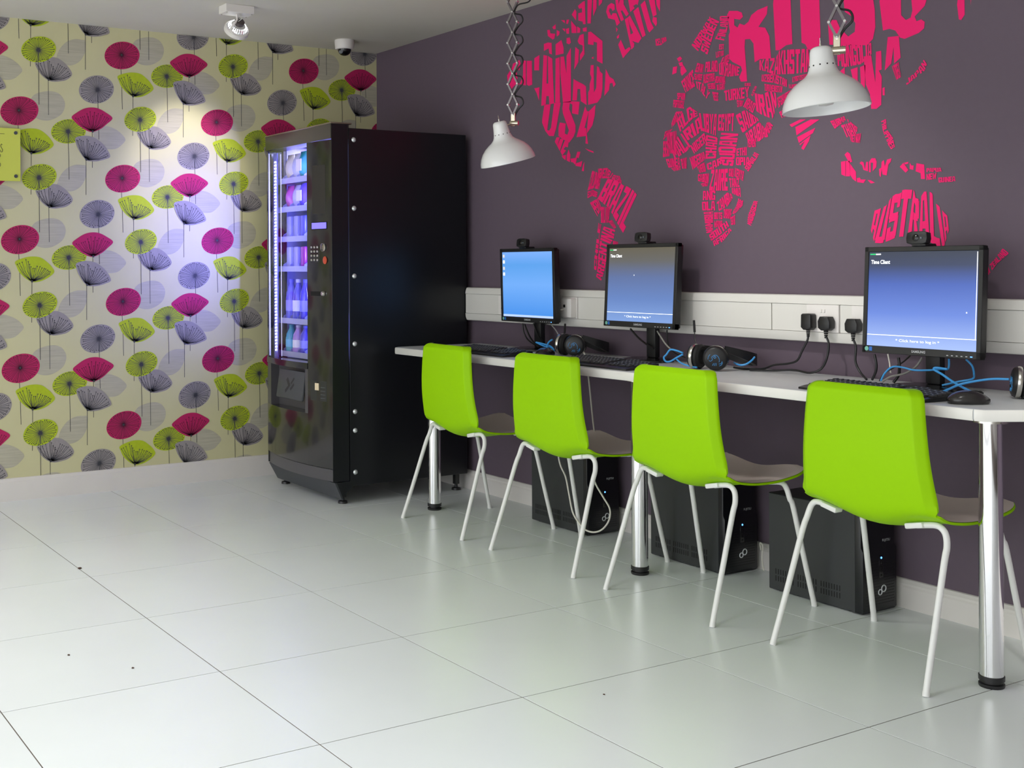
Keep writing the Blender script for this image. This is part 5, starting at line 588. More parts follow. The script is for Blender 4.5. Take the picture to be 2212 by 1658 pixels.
# ------------------------------------------------------------------ monitors and webcams
MW, MH, MD = .409, .336, .022
S_TIME = screen_mat('screen_login', [(0, lin(160, 185, 240)), (.35, lin(98, 130, 214)), (.66, lin(66, 96, 180)), (.86, lin(46, 58, 92)), (1, lin(44, 52, 72))], 'Z', .85)
S_TIMD = screen_mat('screen_login_dim', [(0, lin(126, 160, 220)), (.30, lin(98, 130, 192)), (.6, lin(92, 112, 160)), (.82, lin(98, 98, 98)), (1, lin(98, 92, 76))], 'Z', .8)
S_DESKTOP = screen_mat('screen_desktop', [(0, lin(66, 140, 226)), (.5, lin(110, 168, 240)), (.8, lin(88, 156, 228)), (1, lin(120, 170, 242))], 'Z', .85)
def monitor(x, y, zc, rz, tilt, screen, kind, label):
    t = thing('monitor', (x, y+.07, DZ1+.0006), label, 'monitor', 'black computer monitors on the desk', rz=math.radians(rz))
    zl = zc-DZ1; A = T(0, -.07, zl)@R(math.radians(tilt), 'X')
    B = lambda m, n, mt, p=t, **k: m.build(n, mt, p, local=True, **k)
    fr = MB(); bz, bb_ = .0155, .023
    fr.box(-MW/2, -MW/2+bz, 0, MD, -MH/2, MH/2, .0015); fr.box(MW/2-bz, MW/2, 0, MD, -MH/2, MH/2, .0015); fr.box(-MW/2, MW/2, 0, MD, MH/2-bz, MH/2, .0015); fr.box(-MW/2, MW/2, 0, MD, -MH/2, -MH/2+bb_, .0015); fr.xf(A)
    bez = B(fr, 'bezel', M_BLKPL)
    bk = MB().box(-MW/2+.004, MW/2-.004, MD-.012, MD+.014, -MH/2+.004, MH/2-.004, .006, seg=2); bk.box(-.1, .1, MD+.012, MD+.036, -.09, .09, .01, seg=2); bk.xf(A); B(bk, 'back_cover', M_BLKPL)
    sx, z0, z1 = MW/2-bz, -MH/2+bb_, MH/2-bz
    s = MB().box(-sx, sx, .003, .006, z0, z1); s.xf(A); sc = B(s, 'screen', screen, smooth=False)
    P_ = lambda u, v: (-sx+2*sx*u, z0+(z1-z0)*v)
    def rect(u0, u1, v0, v1, nm, mt, yy=.0026):
        a, b = P_(u0, v0), P_(u1, v1); m = MB().poly([(a[0], yy, a[1]), (b[0], yy, a[1]), (b[0], yy, b[1]), (a[0], yy, b[1])]); m.xf(A); return B(m, nm, mt, sc)
    if kind == 'login':
        rect(.003, .997, .115, .121, 'divider_line', M_WTXT)
        rect(.01, .065, .968, .98, 'progress_bar', M_GREENBAR); rect(.066, .115, .968, .98, 'progress_bar', M_WTXT)
        q = P_(.022, .872); m = text_mb('Time Client', .0175, A@T(q[0], .0024, q[1])@XZ@Matrix.Diagonal((.82, 1, 1, 1)), bold=.0003); B(m, 'title_text', M_WTXT, sc)
        q = P_(.48, .055); m = text_mb('* Click here to log in *', .0165, A@T(q[0], .0024, q[1])@XZ@Matrix.Diagonal((1.0, .7, 1, 1)), 'CENTER'); B(m, 'prompt_text', M_WTXT, sc)
        if x > 3: rect(.986, .992, .12, .99, 'divider_line', M_WTXT)
        u, v = (.905, .375) if x > 3 else (.4, .62)
        rect(u, u+.009, v, v+.014, 'pointer', M_WTXT)
    else:
        rect(.0, 1, .0, .033, 'task_bar', mat('taskbar', lin(150, 175, 225), .4, emit=lin(165, 185, 230), es=.8))
        for k, v in enumerate((.95, .86, .76, .67)): rect(.012, .05, v-.035, v+.012, 'desktop_icon', M_WTXT if k % 2 else mat('icon_tan', lin(200, 200, 190), .4, emit=lin(205, 200, 205), es=.6))
    m = text_mb('SAMSUNG', .0105, A@T(0, -.0006, -MH/2+.0085)@XZ, 'CENTER', bold=.0003); B(m, 'brand_lettering', mat('bezel_text', lin(190, 192, 196), .4), bez)
    for k in range(6):
        q = MB().box(.095+k*.0155, .101+k*.0155, -.001, .002, -MH/2+.006, -MH/2+.0085); q.xf(A); B(q, 'button', mat('bezel_text', lin(190, 192, 196), .4) if k < 5 else M_BLUELED, bez)
    q = MB().lathe([(0, .0008), (.007, .0006), (.0072, 0)], 14, T(-MW/2+.018, 0, -MH/2+.0125)@R(math.pi/2, 'X')); q.xf(A); B(q, 'round_sticker', mat('sticker_green', lin(120, 190, 170), .4), bez)
    q = MB().box(-MW/2+.0275, -MW/2+.0385, -.0008, .001, -MH/2+.006, -MH/2+.019); q.xf(A); B(q, 'square_sticker', mat('sticker_blue', lin(40, 110, 200), .4), bez)
    po = MB().box(-.026, .026, -.012, .016, .012, zl+.02, .006, seg=2); B(po, 'stand_post', M_BLKPL)
    bs = MB().lathe([(0, .012), (.075, .012), (.098, .008), (.1, 0), (0, 0)], 32, T(0, -.03, 0)@Matrix.Diagonal((1.12, .95, 1, 1))); B(bs, 'stand_base', M_BLKGL)
    return t, zl
def webcam(x, y, z, rz, label, tilt=0):
    t = thing('webcam', (x, y, z), label, 'webcam', 'webcams clipped on the monitors', rz=math.radians(rz))
    B = lambda m, n, mt, p=t: m.build(n, mt, p, local=True)
    pr = [(-.034, .006), (-.037, .02), (-.034, .038), (-.02, .042), (.02, .042), (.034, .038), (.037, .02), (.034, .006), (.02, .002), (-.02, .002)]
    bd = MB().prism(pr, -.016, .008, R(math.radians(-6+tilt), 'X'), bev=.004, seg=2); body = B(bd, 'body', M_BLKPL)
    B(MB().lathe([(0, .004), (.006, .0035), (.011, .001), (.0115, -.002)], 18, R(math.radians(-6), 'X')@T(-.002, -.0162, .022)@R(math.pi/2, 'X')), 'lens', M_BLKGL, body)
    B(MB().box(.017, .021, -.0175, -.014, .02, .025), 'status_light', mat('webcam_light', lin(120, 130, 140), .4), body)
    B(MB().box(-.018, .03, -.012, .042, -.003, .005, .002), 'clip', M_BLKPL); B(MB().box(-.016, .03, .034, .044, -.05, .002, .002), 'clip_arm', M_BLKPL)
for (x, y, zc, rz, ti, sc_, kd, lab, wx, wlab) in ((1.585, -.15, 1.040, -1.2, 1.2, S_DESKTOP, 'desk', 'black monitor showing a plain blue desktop at the left end of the desk', 1.560, 'black webcam on top of the monitor with the plain blue desktop'),
        (2.335, -.165, 1.048, 0, -3.5, S_TIMD, 'login', 'black monitor with grey blue login screen in the middle of the desk', 2.342, 'black webcam on top of the middle monitor'),
        (3.612, -.205, 1.016, -1, -3, S_TIME, 'login', 'black monitor with deep blue login screen at the right end of the desk', 3.600, 'black webcam in front of the Australia lettering on the right monitor')):
    monitor(x, y, zc, rz, ti, sc_, kd, lab)
    top = zc+MH/2*math.cos(math.radians(ti)); dyt = -MH/2*math.sin(math.radians(ti))
    webcam(wx, y+dyt+.004, top+.0035, rz, wlab)
# ------------------------------------------------------------------ keyboards and mice
def keyboard(x, y, rz, label):
    t = thing('keyboard', (x, y, DZ1+.0004), label, 'keyboard', 'black keyboards on the desk', rz=math.radians(rz))
    W_, D_ = .452, .158
    body = MB(); body.prism([(-D_/2, 0), (D_/2, 0), (D_/2, .020), (D_/2-.02, .022), (-D_/2+.022, .0105), (-D_/2, .006)], -W_/2, W_/2, Matrix(((0, 1, 0, 0), (1, 0, 0, 0), (0, 0, 1, 0), (0, 0, 0, 1))), bev=.0025, seg=2)
    body.build('case', M_BLKPL, t, local=True)
    ks, lg_ = MB(), MB(); sl = (.022-.0105)/(D_-.042)
    def zt(v): return .0108+(v+D_/2-.022)*sl
    rows = [(.057, [(c*.0212-.212, .0155) for c in range(13)]+[(c*.02+.088, .015) for c in range(3)]), *[(.035-r*.0193, [(c*.0192-.212, .0165) for c in range(14)]+[(c*.02+.088, .0165) for c in range(3)]+[(c*.0196+.152, .0165) for c in range(4)]) for r in range(4)], (-.0425, [(-.212, .022), (-.186, .022), (-.16, .022), (-.13, .112), (-.012, .022), (.014, .022), (.04, .022), (.088, .0165), (.108, .0165), (.128, .0165), (.152, .036), (.1912, .0165)])]
    rr_ = random.Random(int(x*100))
    for v, ks_ in rows:
        for u, kw in ks_:
            z = zt(v); a, b_ = u, u+kw; y0, y1 = v-.008, v+.0085
            vs = [Vector(p) for p in ((a, y0, z), (b_, y0, z), (b_, y1, z+.001), (a, y1, z+.001), (a+.0018, y0+.0018, z+.005), (b_-.0018, y0+.0018, z+.005), (b_-.0018, y1-.0018, z+.006), (a+.0018, y1-.0018, z+.006))]
            ks._add(vs, [(0, 1, 5, 4), (1, 2, 6, 5), (2, 3, 7, 6), (3, 0, 4, 7), (4, 5, 6, 7)])
            if kw < .04:
                cx_, cy_ = a+kw*.38, v+.0022; lg_._add([Vector((cx_-.0024, cy_-.002, z+.0057)), Vector((cx_+.0024, cy_-.002, z+.0057)), Vector((cx_+.0024, cy_+.0026, z+.0061)), Vector((cx_-.0024, cy_+.0026, z+.0061))], [(0, 1, 2, 3)])
    tag(ks.build('keys', M_KEY, t, smooth=False, local=True), kind='stuff'); tag(lg_.build('key_legends', M_KEYPR, t, smooth=False, local=True), kind='stuff')
keyboard(1.635, -.405, -2, 'black keyboard in front of the monitor with the plain blue desktop')
keyboard(2.405, -.418, -2, 'black keyboard in front of the middle monitor')
keyboard(3.622, -.432, -5, 'black keyboard half hidden by the chair nearest the camera')
def mouse(x, y, rz, label):
    t = thing('mouse', (x, y, DZ1+.0004), label, 'mouse', 'black mice on the desk', rz=math.radians(rz))
    def ring(v, wf):
        r = []
        for k in range(20):
            a = 2*math.pi*k/20; c, s = math.cos(a), math.sin(a)
            r.append(Vector((.031*wf*math.copysign(abs(c)**.8, c)*(1-.08*s), .056*wf*math.copysign(abs(s)**.85, s), 0)))
        return r
    m = MB(); rows = []
    for i, (wf, h) in enumerate(((.93, 0), (1, .006), (1, .013), (.93, .022), (.78, .029), (.55, .034), (.28, .0365), (.02, .037))):
        rows.append([p+Vector((0, -.004*(1-wf), h*(1-.25*(p.y/.056)**2 if wf < .95 else 1))) for p in ring(0, wf)]+[ring(0, wf)[0]+Vector((0, -.004*(1-wf), h*(1-.25*(ring(0, wf)[0].y/.056)**2 if wf < .95 else 1)))])
    m.sheet(rows); bmesh.ops.remove_doubles(m.bm, verts=m.bm.verts, dist=1e-6); m.build('shell', mat('mouse_plastic', lin(42, 40, 40), .25, coat=.2), t, angle=70, local=True)
    MB().tube([(0, .012, .0352), (0, .025, .0345), (0, .04, .0295)], .0012, 6).build('button_seam', M_VENT, t, local=True)
    w_ = MB().lathe([(.0085, -.0035), (.0095, 0), (.0085, .0035)], 16, T(0, .03, .0265)@R(math.pi/2, 'Y'), cap=True); w_.build('scroll_wheel', M_BLKRUB, t, local=True)
    m2 = text_mb('logi', .009, T(-.008, -.005, .0372), 'LEFT', .0002); m2.build('mouse_lettering', mat('mouse_text', lin(150, 150, 150), .4), t, local=True)
mouse(3.915, -.428, -38, 'dark mouse lying at the right end of the desk')
mouse(1.905, -.30, 20, 'black mouse beside the left headset')
# ------------------------------------------------------------------ headsets
def headset(cupA, nA, cupB, nB, band, label, logo=True, mic=None, tail=None):
    base = Vector(((cupA[0]+cupB[0])/2, (cupA[1]+cupB[1])/2, DZ1+.0005))
    t = thing('headset', base, label, 'headset', 'black headsets on the desk')
    for nm, p, n in (('a', cupA, nA), ('b', cupB, nB)):
        n = Vector(n).normalized(); q = n.to_track_quat('Z', 'Y').to_matrix().to_4x4(); A = T(*p)@q
        cup = MB().lathe([(0, .012), (.034, .012), (.041, .008), (.044, 0), (.044, -.012), (.038, -.016)], 28, A).build('ear_cup', M_BLKPL, t)
        MB().lathe([(.0442, .001), (.0456, -.003), (.0456, -.008), (.0442, -.011)], 28, A).build('chrome_ring', M_STEEL, cup)
        MB().lathe([(.036, -.014), (.045, -.018), (.046, -.028), (.039, -.036), (.028, -.034), (.024, -.024), (0, -.022)], 28, A).build('ear_cushion', M_BLKRUB, cup)
        if logo:
            L_ = [[(-.026, -.004), (-.024, .006), (-.018, .014)], [(-.022, -.008), (-.016, -.010), (-.010, -.004), (-.012, .004), (-.006, .010), (.002, .012), (.010, .006), (.014, -.004), (.013, -.014)], [(-.006, .004), (-.002, .008), (.002, .004), (-.002, 0), (-.006, .004)], [(-.010, -.026), (-.006, -.018)], [(-.004, -.027), (-.001, -.017)], [(.002, -.027), (.003, -.017)], [(.012, -.020), (.020, -.018), (.024, -.010)], [(.014, -.027), (.022, -.022), (.025, -.014)]]
            lg_ = MB()
            for s in L_: lg_.tube(logo_pts(A, s), .0008, 5, 4)
            lg_.build('logo_line', M_CABBLU, cup)
    bd = MB(); P = [Vector(p) for p in band]; rows = []
    Q = []
    for i in range(len(P)-1):
        a = P[max(i-1, 0)]; b = P[i]; c = P[i+1]; d = P[min(i+2, len(P)-1)]
        for k in range(6):
            tt = k/6; Q.append(.5*((2*b)+(c-a)*tt+(2*a-5*b+4*c-d)*tt*tt+(3*b-3*c+d-a)*tt**3))
    Q.append(P[-1])
    for i, p in enumerate(Q):
        f = math.sin(math.pi*i/(len(Q)-1)); h = .010+.012*f; tk = .0035+.004*f
        d = (Q[min(i+1, len(Q)-1)]-Q[max(i-1, 0)]).normalized(); nn = d.cross(Vector((0, 0, 1))).normalized()
        rows.append([p+nn*tk+Vector((0, 0, h)), p+nn*tk-Vector((0, 0, h)), p-nn*tk-Vector((0, 0, h)), p-nn*tk+Vector((0, 0, h)), p+nn*tk+Vector((0, 0, h))])
    bd.sheet(rows); bmesh.ops.remove_doubles(bd.bm, verts=bd.bm.verts, dist=1e-6); bd.build('headband', M_BLKPL, t, angle=50)
    if mic:
        mm = MB().tube(mic, .0022, 6).build('microphone_boom', M_BLKPL, t); MB().cyl(mic[-1], Vector(mic[-1])+(Vector(mic[-1])-Vector(mic[-2])).normalized()*.045, .0045, 10).build('microphone', M_BLKRUB, mm)
    if tail: MB().tube(tail, .0033, 8).build('headset_cord', M_CABBLU, t)
def logo_pts(A, s):
    z = A.to_3x3()@Vector((0, 0, 1)); up = Vector((0, 0, 1)); up = (up-z*up.dot(z)).normalized(); rt = up.cross(z).normalized(); o = A.to_translation()+z*.0124
    return [o+rt*u+up*v for u, v in s]
HZ = DZ1+.0475
headset((2.690, -.228, HZ), (-.90, -.30, .05), (2.815, -.245, HZ), (.62, -.78, .0), [(2.692, -.205, HZ+.03), (2.715, -.125, HZ+.014), (2.775, -.075, HZ-.006), (2.845, -.075, HZ-.012), (2.86, -.14, HZ+.008), (2.832, -.215, HZ+.034)], 'black headset with blue logo between the middle monitor and the plugs', mic=[(2.68, -.20, HZ+.02), (2.655, -.185, HZ+.055), (2.648, -.18, HZ+.085)])
headset((1.878, -.195, HZ), (-.90, -.30, .05), (1.995, -.215, HZ), (.62, -.78, .0), [(1.88, -.17, HZ+.03), (1.905, -.105, HZ+.014), (1.96, -.065, HZ-.006), (2.03, -.065, HZ-.012), (2.043, -.12, HZ+.006), (2.012, -.185, HZ+.034)], 'black headset with blue logo behind the second chair', mic=[(1.868, -.165, HZ+.02), (1.855, -.155, HZ+.035), (1.85, -.15, HZ+.045)])
headset((3.912, -.20, HZ), (-.75, -.6, .1), (4.09, -.165, HZ), (.6, -.78, .0), [(3.918, -.185, HZ+.03), (3.96, -.10, HZ+.012), (4.06, -.05, HZ-.012), (4.14, -.06, HZ-.018), (4.14, -.10, HZ+.008), (4.11, -.15, HZ+.034)], 'black headset at the right edge of the picture beside the mouse', mic=None, tail=[(3.90, -.215, DZ1+.055), (3.85, -.23, DZ1+.052), (3.79, -.265, DZ1+.036), (3.765, -.30, DZ1+.018), (3.752, -.325, DZ1+.006)])
# ------------------------------------------------------------------ computer towers
def tower(x1, label):
    W_, H_, D_ = .165, .338, .385; y0 = -.207; x0 = x1-D_
    t = thing('computer_tower', (x1-D_/2, y0+W_/2, 0), label, 'computer tower', 'black computer towers under the desk')
    MB().box(x0, x1-.04, y0, y0+W_, .004, H_, .003).build('case', M_TOWER, t)
    fr = MB().prism([(x1-.041, .004), (x1-.006, .004), (x1, .012), (x1, H_*.60), (x1-.008, H_*.64), (x1-.008, H_-.004), (x1-.012, H_), (x1-.041, H_)], y0-.0015, y0+W_+.0015, bev=.002, seg=2); fp = fr.build('front_panel', M_TOWERF, t, angle=30)
    MB().box(x1-.041, x1-.03, y0-.002, y0+W_+.002, .004, H_+.001).build('panel_seam', M_TOWER, t)
    mesh = MB()
    for i in range(16):
        for k in range(26):
            yy = y0+.012+(k+.5*(i % 2))*.0055; zz = .03+i*.0092
            if abs(yy-(y0+.088)) < .014 and zz > .1: continue
            mesh.lathe([(.0018, 0), (0, 0)], 6, T(x1+.0003, yy, zz)@R(math.pi/2, 'Y'))
    tag(mesh.build('front_mesh', M_VENT, fp, smooth=False), kind='stuff')
    MB().box(x1-.002, x1+.0008, y0+.078, y0+.098, .112, .186, .0006).build('port_strip', M_BLKGL, fp)
    for k in range(4): MB().box(x1, x1+.0013, y0+.084, y0+.092, .118+k*.013, .124+k*.013).build('port', M_VENT, fp)
    MB().lathe([(0, .002), (.003, .0015), (.0035, 0)], 10, T(x1+.0008, y0+.088, .177)@R(math.pi/2, 'Y')).build('power_light', M_BLUELED, fp)
    def ring(cy, cz, r):
        return [Vector((x1+.001, cy+r*math.cos(a), cz+r*math.sin(a))) for a in [2*math.pi*k/16 for k in range(17)]]
    lo = MB(); lo.tube(ring(y0+.082, .066, .0085), .0019, 6, 1); lo.tube(ring(y0+.0995, .076, .0105), .0019, 6, 1); lo.build('ring_logo', M_LOGO, fp)
    MB().prism([(y0+.118, .204), (y0+.142, .204), (y0+.142, .216)], 0, .001, T(x1-.0075, 0, 0)@R(math.pi/2, 'Z')@Matrix.Diagonal((1, 1, 1, 1))).build('red_triangle', M_RED, fp)
    text_mb('FUJITSU', .0115, T(x1-.0072, y0+.104, .226)@FX).build('brand_lettering', M_LOGO, fp)
    vt = MB()
    for r in range(2):
        for k in range(26):
            if k % 9 == 8: continue
            vt.box(x0+.03+k*.0105, x0+.0335+k*.0105, y0-.0006, y0+.001, .036+r*.024, .054+r*.024)
    tag(vt.build('vent_slots', M_VENT, t, smooth=False), kind='stuff')
    for fx in (x0+.04, x1-.06):
        for fy in (y0+.02, y0+W_-.02): MB().cyl((fx, fy, 0), (fx, fy, .005), .009, 10).build('foot', M_BLKRUB, t)
tower(2.07, 'black computer tower behind the second chair with white cable loop before it')
tower(2.82, 'black computer tower behind the third chair')
tower(3.405, 'black computer tower behind the chair nearest the camera')
# ------------------------------------------------------------------ cable trunking with sockets and plugs
TX0, TX1 = .955, 7.5
tk = thing('cable_trunking', (TX0, -.025, .858), 'white cable trunking running along the purple wall above the desk', 'trunking')
def strip_p(nm, prof, m=M_TRUNK, x0=TX0, x1=TX1, parent=tk):
    b = MB(); b.prism([(-d, z) for d, z in prof], x0, x1, Matrix(((0, 1, 0, 0), (1, 0, 0, 0), (0, 0, 1, 0), (0, 0, 0, 1)))); return b.build(nm, m, parent, angle=20)
strip_p('back_channel', [(0, .858), (.038, .858), (.038, 1.022), (0, 1.022)])
strip_p('upper_lid', [(.036, .991), (.052, .991), (.050, 1.006), (.044, 1.020), (.036, 1.0225)])
strip_p('lower_lid', [(.036, .8575), (.044, .860), (.050, .874), (.052, .893), (.036, .893)])
PN = [(TX0, 1.236), (1.322, 1.724), (1.822, 2.90), (2.903, 3.058), (3.197, 3.245), (3.385, 5.2), (5.203, TX1)]
for a, b_ in PN: MB().box(a, b_-.0012, -.0495, -.036, .8945, .9895).build('centre_lid', M_TRUNK, tk)
def plate_s(x0, x1, nm): return MB().box(x0+.001, x1-.002, -.0555, -.036, .894, .990, .002).build(nm, M_SOCK, tk)
s1 = plate_s(1.236, 1.322, 'data_socket'); plate_s(3.058, 3.197, 'double_socket'); plate_s(3.245, 3.385, 'double_socket')
s2 = plate_s(1.724, 1.822, 'data_socket')
MB().prism([(1.735, .902), (1.786, .902), (1.786, .982), (1.735, .982)], -.075, -.052, None).build('angled_module', M_SOCK, s2)
MB().box(1.7862, 1.815, -.085, -.052, .900, .984, .002).build('angled_module', M_SOCK, s2)
MB().box(1.7855, 1.7868, -.072, -.06, .938, .950).build('port', M_VENT, s2); MB().box(1.752, 1.764, -.0762, -.07, .944, .956).build('port', M_VENT, s2)
MB().box(1.262, 1.268, -.0572, -.054, .925, .928).build('port', M_VENT, s1)
MB().tube([(1.757, -.078, .935), (1.752, -.10, .930), (1.742, -.105, .91), (1.738, -.10, .88)], .003, 8).build('data_lead', M_CABWHT, s2)
for x in (3.12, 3.133): MB().box(x, x+.007, -.0585, -.054, .962, .974, .001).build('switch', M_SOCK, tk)
def plug(x, z, key, label, chunky=False):
    t = thing('power_plug', (x, -.0556, z), label, 'plug', 'black plugs in the trunking sockets')
    pr = [(-.024, -.018), (-.0255, .006), (-.017, .022), (.017, .022), (.0255, .006), (.024, -.018), (.012, -.026), (-.012, -.026)]
    if chunky: pr = [(-.022, -.020), (-.021, .024), (-.016, .028), (.016, .028), (.021, .024), (.022, -.020), (.012, -.029), (-.012, -.029)]
    MB().prism([(x+u, z+v) for u, v in pr], -.0886, -.0558, None, bev=.005, seg=2).build('plug_body', M_BLKPL, t, angle=45)
    zb = z-.026; g_ = MB()
    for k in range(4): g_.lathe([(.0075-.0008*k, -.007*k), (.0075-.0008*k, -.007*k-.0055)], 10, T(x, -.074, zb), cap=True)
    g_.build('cord_grip', M_BLKRUB, t)
    c_ = PLUG_CORDS[key]; MB().tube([(x, -.074, zb-.02)]+c_[1:], .0038, 8).build('cord', M_CABBLK, t)
plug(3.083, .930, 'a', 'square black plug leftmost in the double socket', True)
plug(3.158, .928, 'b', 'black plug second from left in the double socket')
plug(3.268, .924, 'c', 'black plug beside the edge of the right monitor')
CM = {'blk': M_CABBLK, 'gry': M_CABGRY, 'wht': M_CABWHT, 'blu': M_CABBLU}
for nm, mt, r, lab, pts, cat in CABLES: tag(MB().tube(pts, r, 8).build(nm, CM[mt]), lab, cat, 'loose cables of the computers')
# ------------------------------------------------------------------ scissor lamps
def lamp(px, py, sx, sy, zr, roll, tip, label, per=.082, hw=.021, rot=35):
    t = thing('scissor_lamp', (px, py, ZC), label, 'lamp', 'white scissor lamps hanging over the desk')
    L = lambda m, n_, mt, p=t, **k: m.build(n_, mt, p, **k)
    a = math.radians(rot); ax = Vector((math.cos(a), math.sin(a), 0)); nx = Vector((-math.sin(a), math.cos(a), 0))   # lattice plane and its normal
    O = Vector((px, py, 0)); zt_ = zr+.20
    ntot = int((ZC-.05-zt_)/per); perr = (ZC-.05-zt_)/ntot
    Pt = lambda s, z, d=0: O+ax*(s*hw)+nx*d+Vector((0, 0, z))
    L(MB().lathe([(0, ZC), (.045, ZC-.0005), (.045, ZC-.02), (.02, ZC-.03), (0, ZC-.03)], 20, T(px, py, 0)), 'ceiling_rose', M_STEEL)
    L(MB().box(px-.008, px+.008, py-.008, py+.008, ZC-.055, ZC-.028), 'hanger', M_BRASSY)
    for k in range(ntot):
        z1 = zt_+perr*(k+1); z0 = zt_+perr*k; zm = (z0+z1)/2
        for s in (-1, 1):
            for d in (-.0065, .0065):
                dd = d+.002*s
                for (p, q) in ((Pt(0, z1, dd), Pt(s, zm, dd)), (Pt(s, zm, dd), Pt(0, z0, dd))):
                    v = (q-p); m = MB(); u = v.normalized().cross(nx)*.0035; w = nx*.0006
                    m._add([p+u+w, p-u+w, q-u+w, q+u+w, p+u-w, p-u-w, q-u-w, q+u-w], [(0, 1, 2, 3), (7, 6, 5, 4), (0, 3, 7, 4), (1, 5, 6, 2), (0, 4, 5, 1), (3, 2, 6, 7)]); L(m, 'lattice_bar', M_LATT, smooth=False)
            L(MB().cyl(Pt(s, zm, -.012), Pt(s, zm, .012), .0038, 10), 'pivot_pin', M_CHROME)
        L(MB().cyl(Pt(0, z0, -.012), Pt(0, z0, .012), .0036, 10), 'pivot_pin', M_CHROME)
    cord = [Pt(3.2, ZC-.02), Pt(4.2, ZC-.06), Pt(3.5, ZC-.10), Pt(1.2, ZC-.11)]
    for k in range(ntot-2, -1, -1):
        z1 = zt_+perr*(k+1); z0 = zt_+perr*k; cord += [Pt(.25, z1-.002, .013), Pt(1.6, z1-.014, .012), Pt(1.95, z1-.040, .012), Pt(1.0, z1-.062, .013)]
    cord += [Pt(.3, zt_+.0, .012), Pt(.2, zt_-.035, .008)]
    L(MB().tube(cord, .0034, 7, 5), 'lamp_cord', M_CABBLK)
    # joint and shade
    S = T(sx, sy, zr)@Matrix.Rotation(math.radians(roll), 4, _fw)@Matrix.Rotation(math.radians(tip), 4, _rt)
    nk = S@Vector((0, 0, .17)); j = Vector((px, py, zt_-.028)); 
    L(MB().box(-.010, .010, -.004, .004, -.03, .03, .002, T(*Pt(0, zt_-.018))@R(a, 'Z')), 'joint_strap', M_BRASSY)
    L(MB().cyl(Pt(-.6, zt_-.035, 0), Pt(1.1, zt_-.035, 0), .011, 16), 'swivel_knob', M_BRASSY)
    L(MB().tube([tuple(Pt(0, zt_-.035, 0)), tuple(S@Vector((0, .0, .15)))], .004, 8), 'shade_stem', M_BRASSY)
    return t, S, L
PROF = [(.0, .176), (.021, .176), (.028, .171), (.0305, .163), (.032, .148), (.035, .128), (.038, .113), (.043, .102), (.053, .092), (.067, .083), (.084, .070), (.099, .053), (.110, .034), (.1165, .015), (.1185, 0)]
def shade(t, S, L):
    inner = [(r-.0022, z-.0015) for r, z in PROF[::-1] if r > .01]
    sh = L(MB().lathe(PROF+inner, 40, S), 'shade', M_LAMP, angle=55)
    L(MB().cyl(S@Vector((0, 0, .174)), S@Vector((0, 0, .186)), .003, 8), 'switch_base', M_STEEL, sh); L(MB().cyl(S@Vector((0, 0, .185)), S@Vector((.001, 0, .202)), .0013, 6), 'switch', M_CHROME, sh)
    for k in range(12):
        an = 2*math.pi*k/12; d = Vector((math.cos(an), math.sin(an), 0)); L(MB().cyl(S@(d*.0362+Vector((0, 0, .122))), S@(d*.0371+Vector((0, 0, .122))), .0022, 8), 'vent_hole', M_VENT, sh)
    L(MB().lathe([(.0, .11), (.018, .11), (.018, .085), (.02, .083), (.016, .06), (.028, .045), (.03, .03), (.02, .012), (0, .008)], 16, S), 'bulb', mat('bulb_white', lin(225, 225, 220), .3), t)

shade(*lamp(1.820, -.400, 1.81, -.42, 1.573, -13, 7, 'white scissor lamp hanging near the vending machine'))
shade(*lamp(3.684, -.672, 3.67, -.70, 1.567, -4, -3, 'white scissor lamp hanging in front of the pink Russia lettering'))
# ------------------------------------------------------------------ ceiling spot, camera dome, sign
sp = thing('ceiling_spotlight', (.72, -1.2, ZC), 'white adjustable ceiling spotlight aimed at the floral wallpaper', 'spotlight')
MB().box(.725, .81, -1.285, -1.14, ZC-.038, ZC, .002).build('driver_box', M_WHITEP, sp)
for sx, sy in ((.735, -1.275), (.735, -1.15), (.8, -1.275), (.8, -1.15)): MB().lathe([(0, -.0012), (.004, -.001), (.004, 0)], 8, T(sx, sy, ZC-.038)).build('screw', M_STEEL, sp)
Hc = Vector((.705, -1.188, 2.247)); Hd = (Vector((0, -1.17, 1.66))-Hc).normalized(); HA = T(*Hc)@Hd.to_track_quat('Z', 'Y').to_matrix().to_4x4()
MB().tube([(.768, -1.212, ZC-.037), (.768, -1.212, ZC-.062), (.765, -1.225, ZC-.085), (.75, -1.235, ZC-.11), Hc+(HA.to_3x3()@Vector((0, -.058, 0)))], .005, 10).build('swivel_arm', M_WHITEP, sp)
rg = MB().lathe([(.054, .004), (.060, .002), (.060, -.018), (.054, -.022), (.052, -.02), (.052, .002), (.054, .004)], 36, HA).build('lamp_ring', M_WHITEP, sp)
MB().lathe([(.053, -.002), (.050, -.016), (.042, -.032), (.030, -.042), (.022, -.045)], 36, HA).build('reflector', M_CHROME, sp)
for k in range(26):
    a = 2*math.pi*k/26; d = Vector((math.cos(a), math.sin(a), 0)); MB().tube([HA@(d*.0475+Vector((0, 0, -.0235))), HA@(d*.036+Vector((0, 0, -.0392)))], .0014, 5, 1).build('glowing_slit', mat('lamp_slit', (1, 1, 1), .4, emit=(.9, .95, 1), es=4), sp)
MB().lathe([(.024, -.044), (.024, -.060), (.018, -.066), (0, -.066)], 24, HA).build('lamp_socket', mat('socket_brown', lin(72, 62, 62), .5), sp)
MB().tube([(.768, -1.205, ZC-.06), (.75, -1.21, ZC-.075), HA@Vector((.0, -.01, -.085)), HA@Vector((.004, .01, -.066))], .0016, 6).build('lamp_wire', M_ACRY, sp)
cc = thing('dome_camera', (.27, -.36, ZC), 'small white dome security camera on the ceiling near the corner', 'security camera')
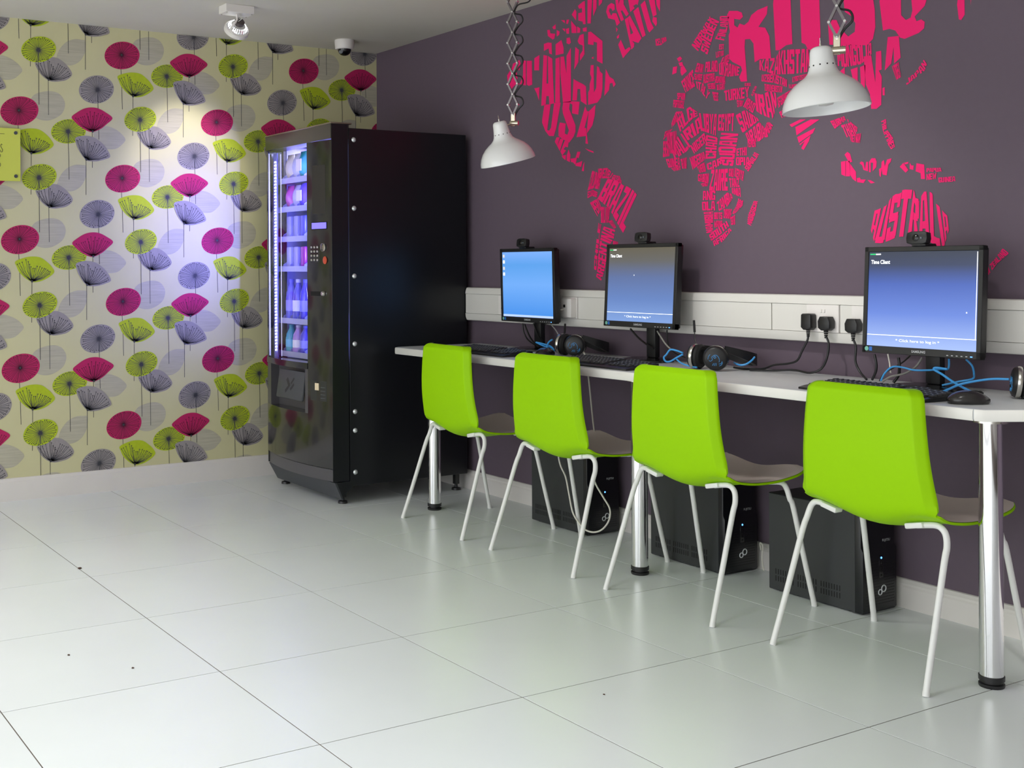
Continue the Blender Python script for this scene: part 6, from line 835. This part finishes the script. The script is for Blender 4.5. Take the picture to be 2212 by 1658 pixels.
MB().lathe([(0, ZC), (.052, ZC), (.053, ZC-.01), (.050, ZC-.046), (.047, ZC-.05), (0, ZC-.05)], 28, T(.27, -.36, 0)).build('housing', M_WHITEP, cc)
MB().lathe([(.036, ZC-.049), (.035, ZC-.058), (.030, ZC-.070), (.020, ZC-.079), (.008, ZC-.083), (0, ZC-.0835)], 24, T(.27, -.36, 0)).build('dome', M_BLKGL, cc)
MB().lathe([(.012, 0), (.013, .004), (.007, .005), (0, .003)], 16, T(.285, -.388, ZC-.066)@R(math.radians(70), 'X')@R(math.radians(25), 'Y')).build('lens', mat('lens_grey', lin(120, 124, 128), .3), cc)
MB().box(.3, .302, -.40, -.385, ZC-.03, ZC-.028).build('maker_mark', M_GREYT, cc)
sg = thing('wall_sign', (0, -2.24, 1.55), 'lime yellow acrylic sign on the floral wallpaper at the left edge', 'sign')
MB().box(.027, .032, -2.46, -2.033, 1.553, 1.809, .0008).build('sign_plate', M_SIGN, sg)
for y in (-2.056, -2.437):
    for z in (1.577, 1.787): MB().cyl((0, y, z), (.036, y, z), .0085, 16).build('standoff_bolt', mat('standoff_grey', lin(96, 100, 108), .35, metal=.6), sg)
MB().box(.0318, .0326, -2.44, -2.109, 1.779, 1.7808).build('rule_line', M_INK, sg)
SL = [[(-2.131, 1.700), (-2.126, 1.692), (-2.120, 1.694), (-2.119, 1.704), (-2.125, 1.714), (-2.128, 1.722), (-2.124, 1.730), (-2.120, 1.726)], [(-2.134, 1.664), (-2.129, 1.672), (-2.131, 1.680), (-2.136, 1.676)], [(-2.138, 1.618), (-2.130, 1.624), (-2.129, 1.634), (-2.134, 1.640)]]
for s in SL: MB().tube([(.0325, y, z) for y, z in s], .0013, 6).build('script_letter', M_INK, sg)
for x, y, r, lab in ((1.48, -2.183, .007, 'dark brown crumb lying on a floor joint at the left'), (2.458, -2.508, .004, 'tiny brown crumb on a floor tile at the lower left'), (2.665, -2.385, .004, 'tiny brown speck right of another crumb on the floor'), (3.513, -1.39, .003, 'tiny grey speck on the floor before the chairs')):
    m = MB(); bmesh.ops.create_icosphere(m.bm, subdivisions=2, radius=r); rq = random.Random(int(x*99))
    for v in m.bm.verts: v.co *= rq.uniform(.75, 1.2); v.co.z = v.co.z*.45+r*.42; v.co += Vector((x, y, 0))
    tag(m.build('crumb', mat('crumb_brown', lin(70, 44, 34), .8)), lab, 'crumb', 'crumbs on the floor')
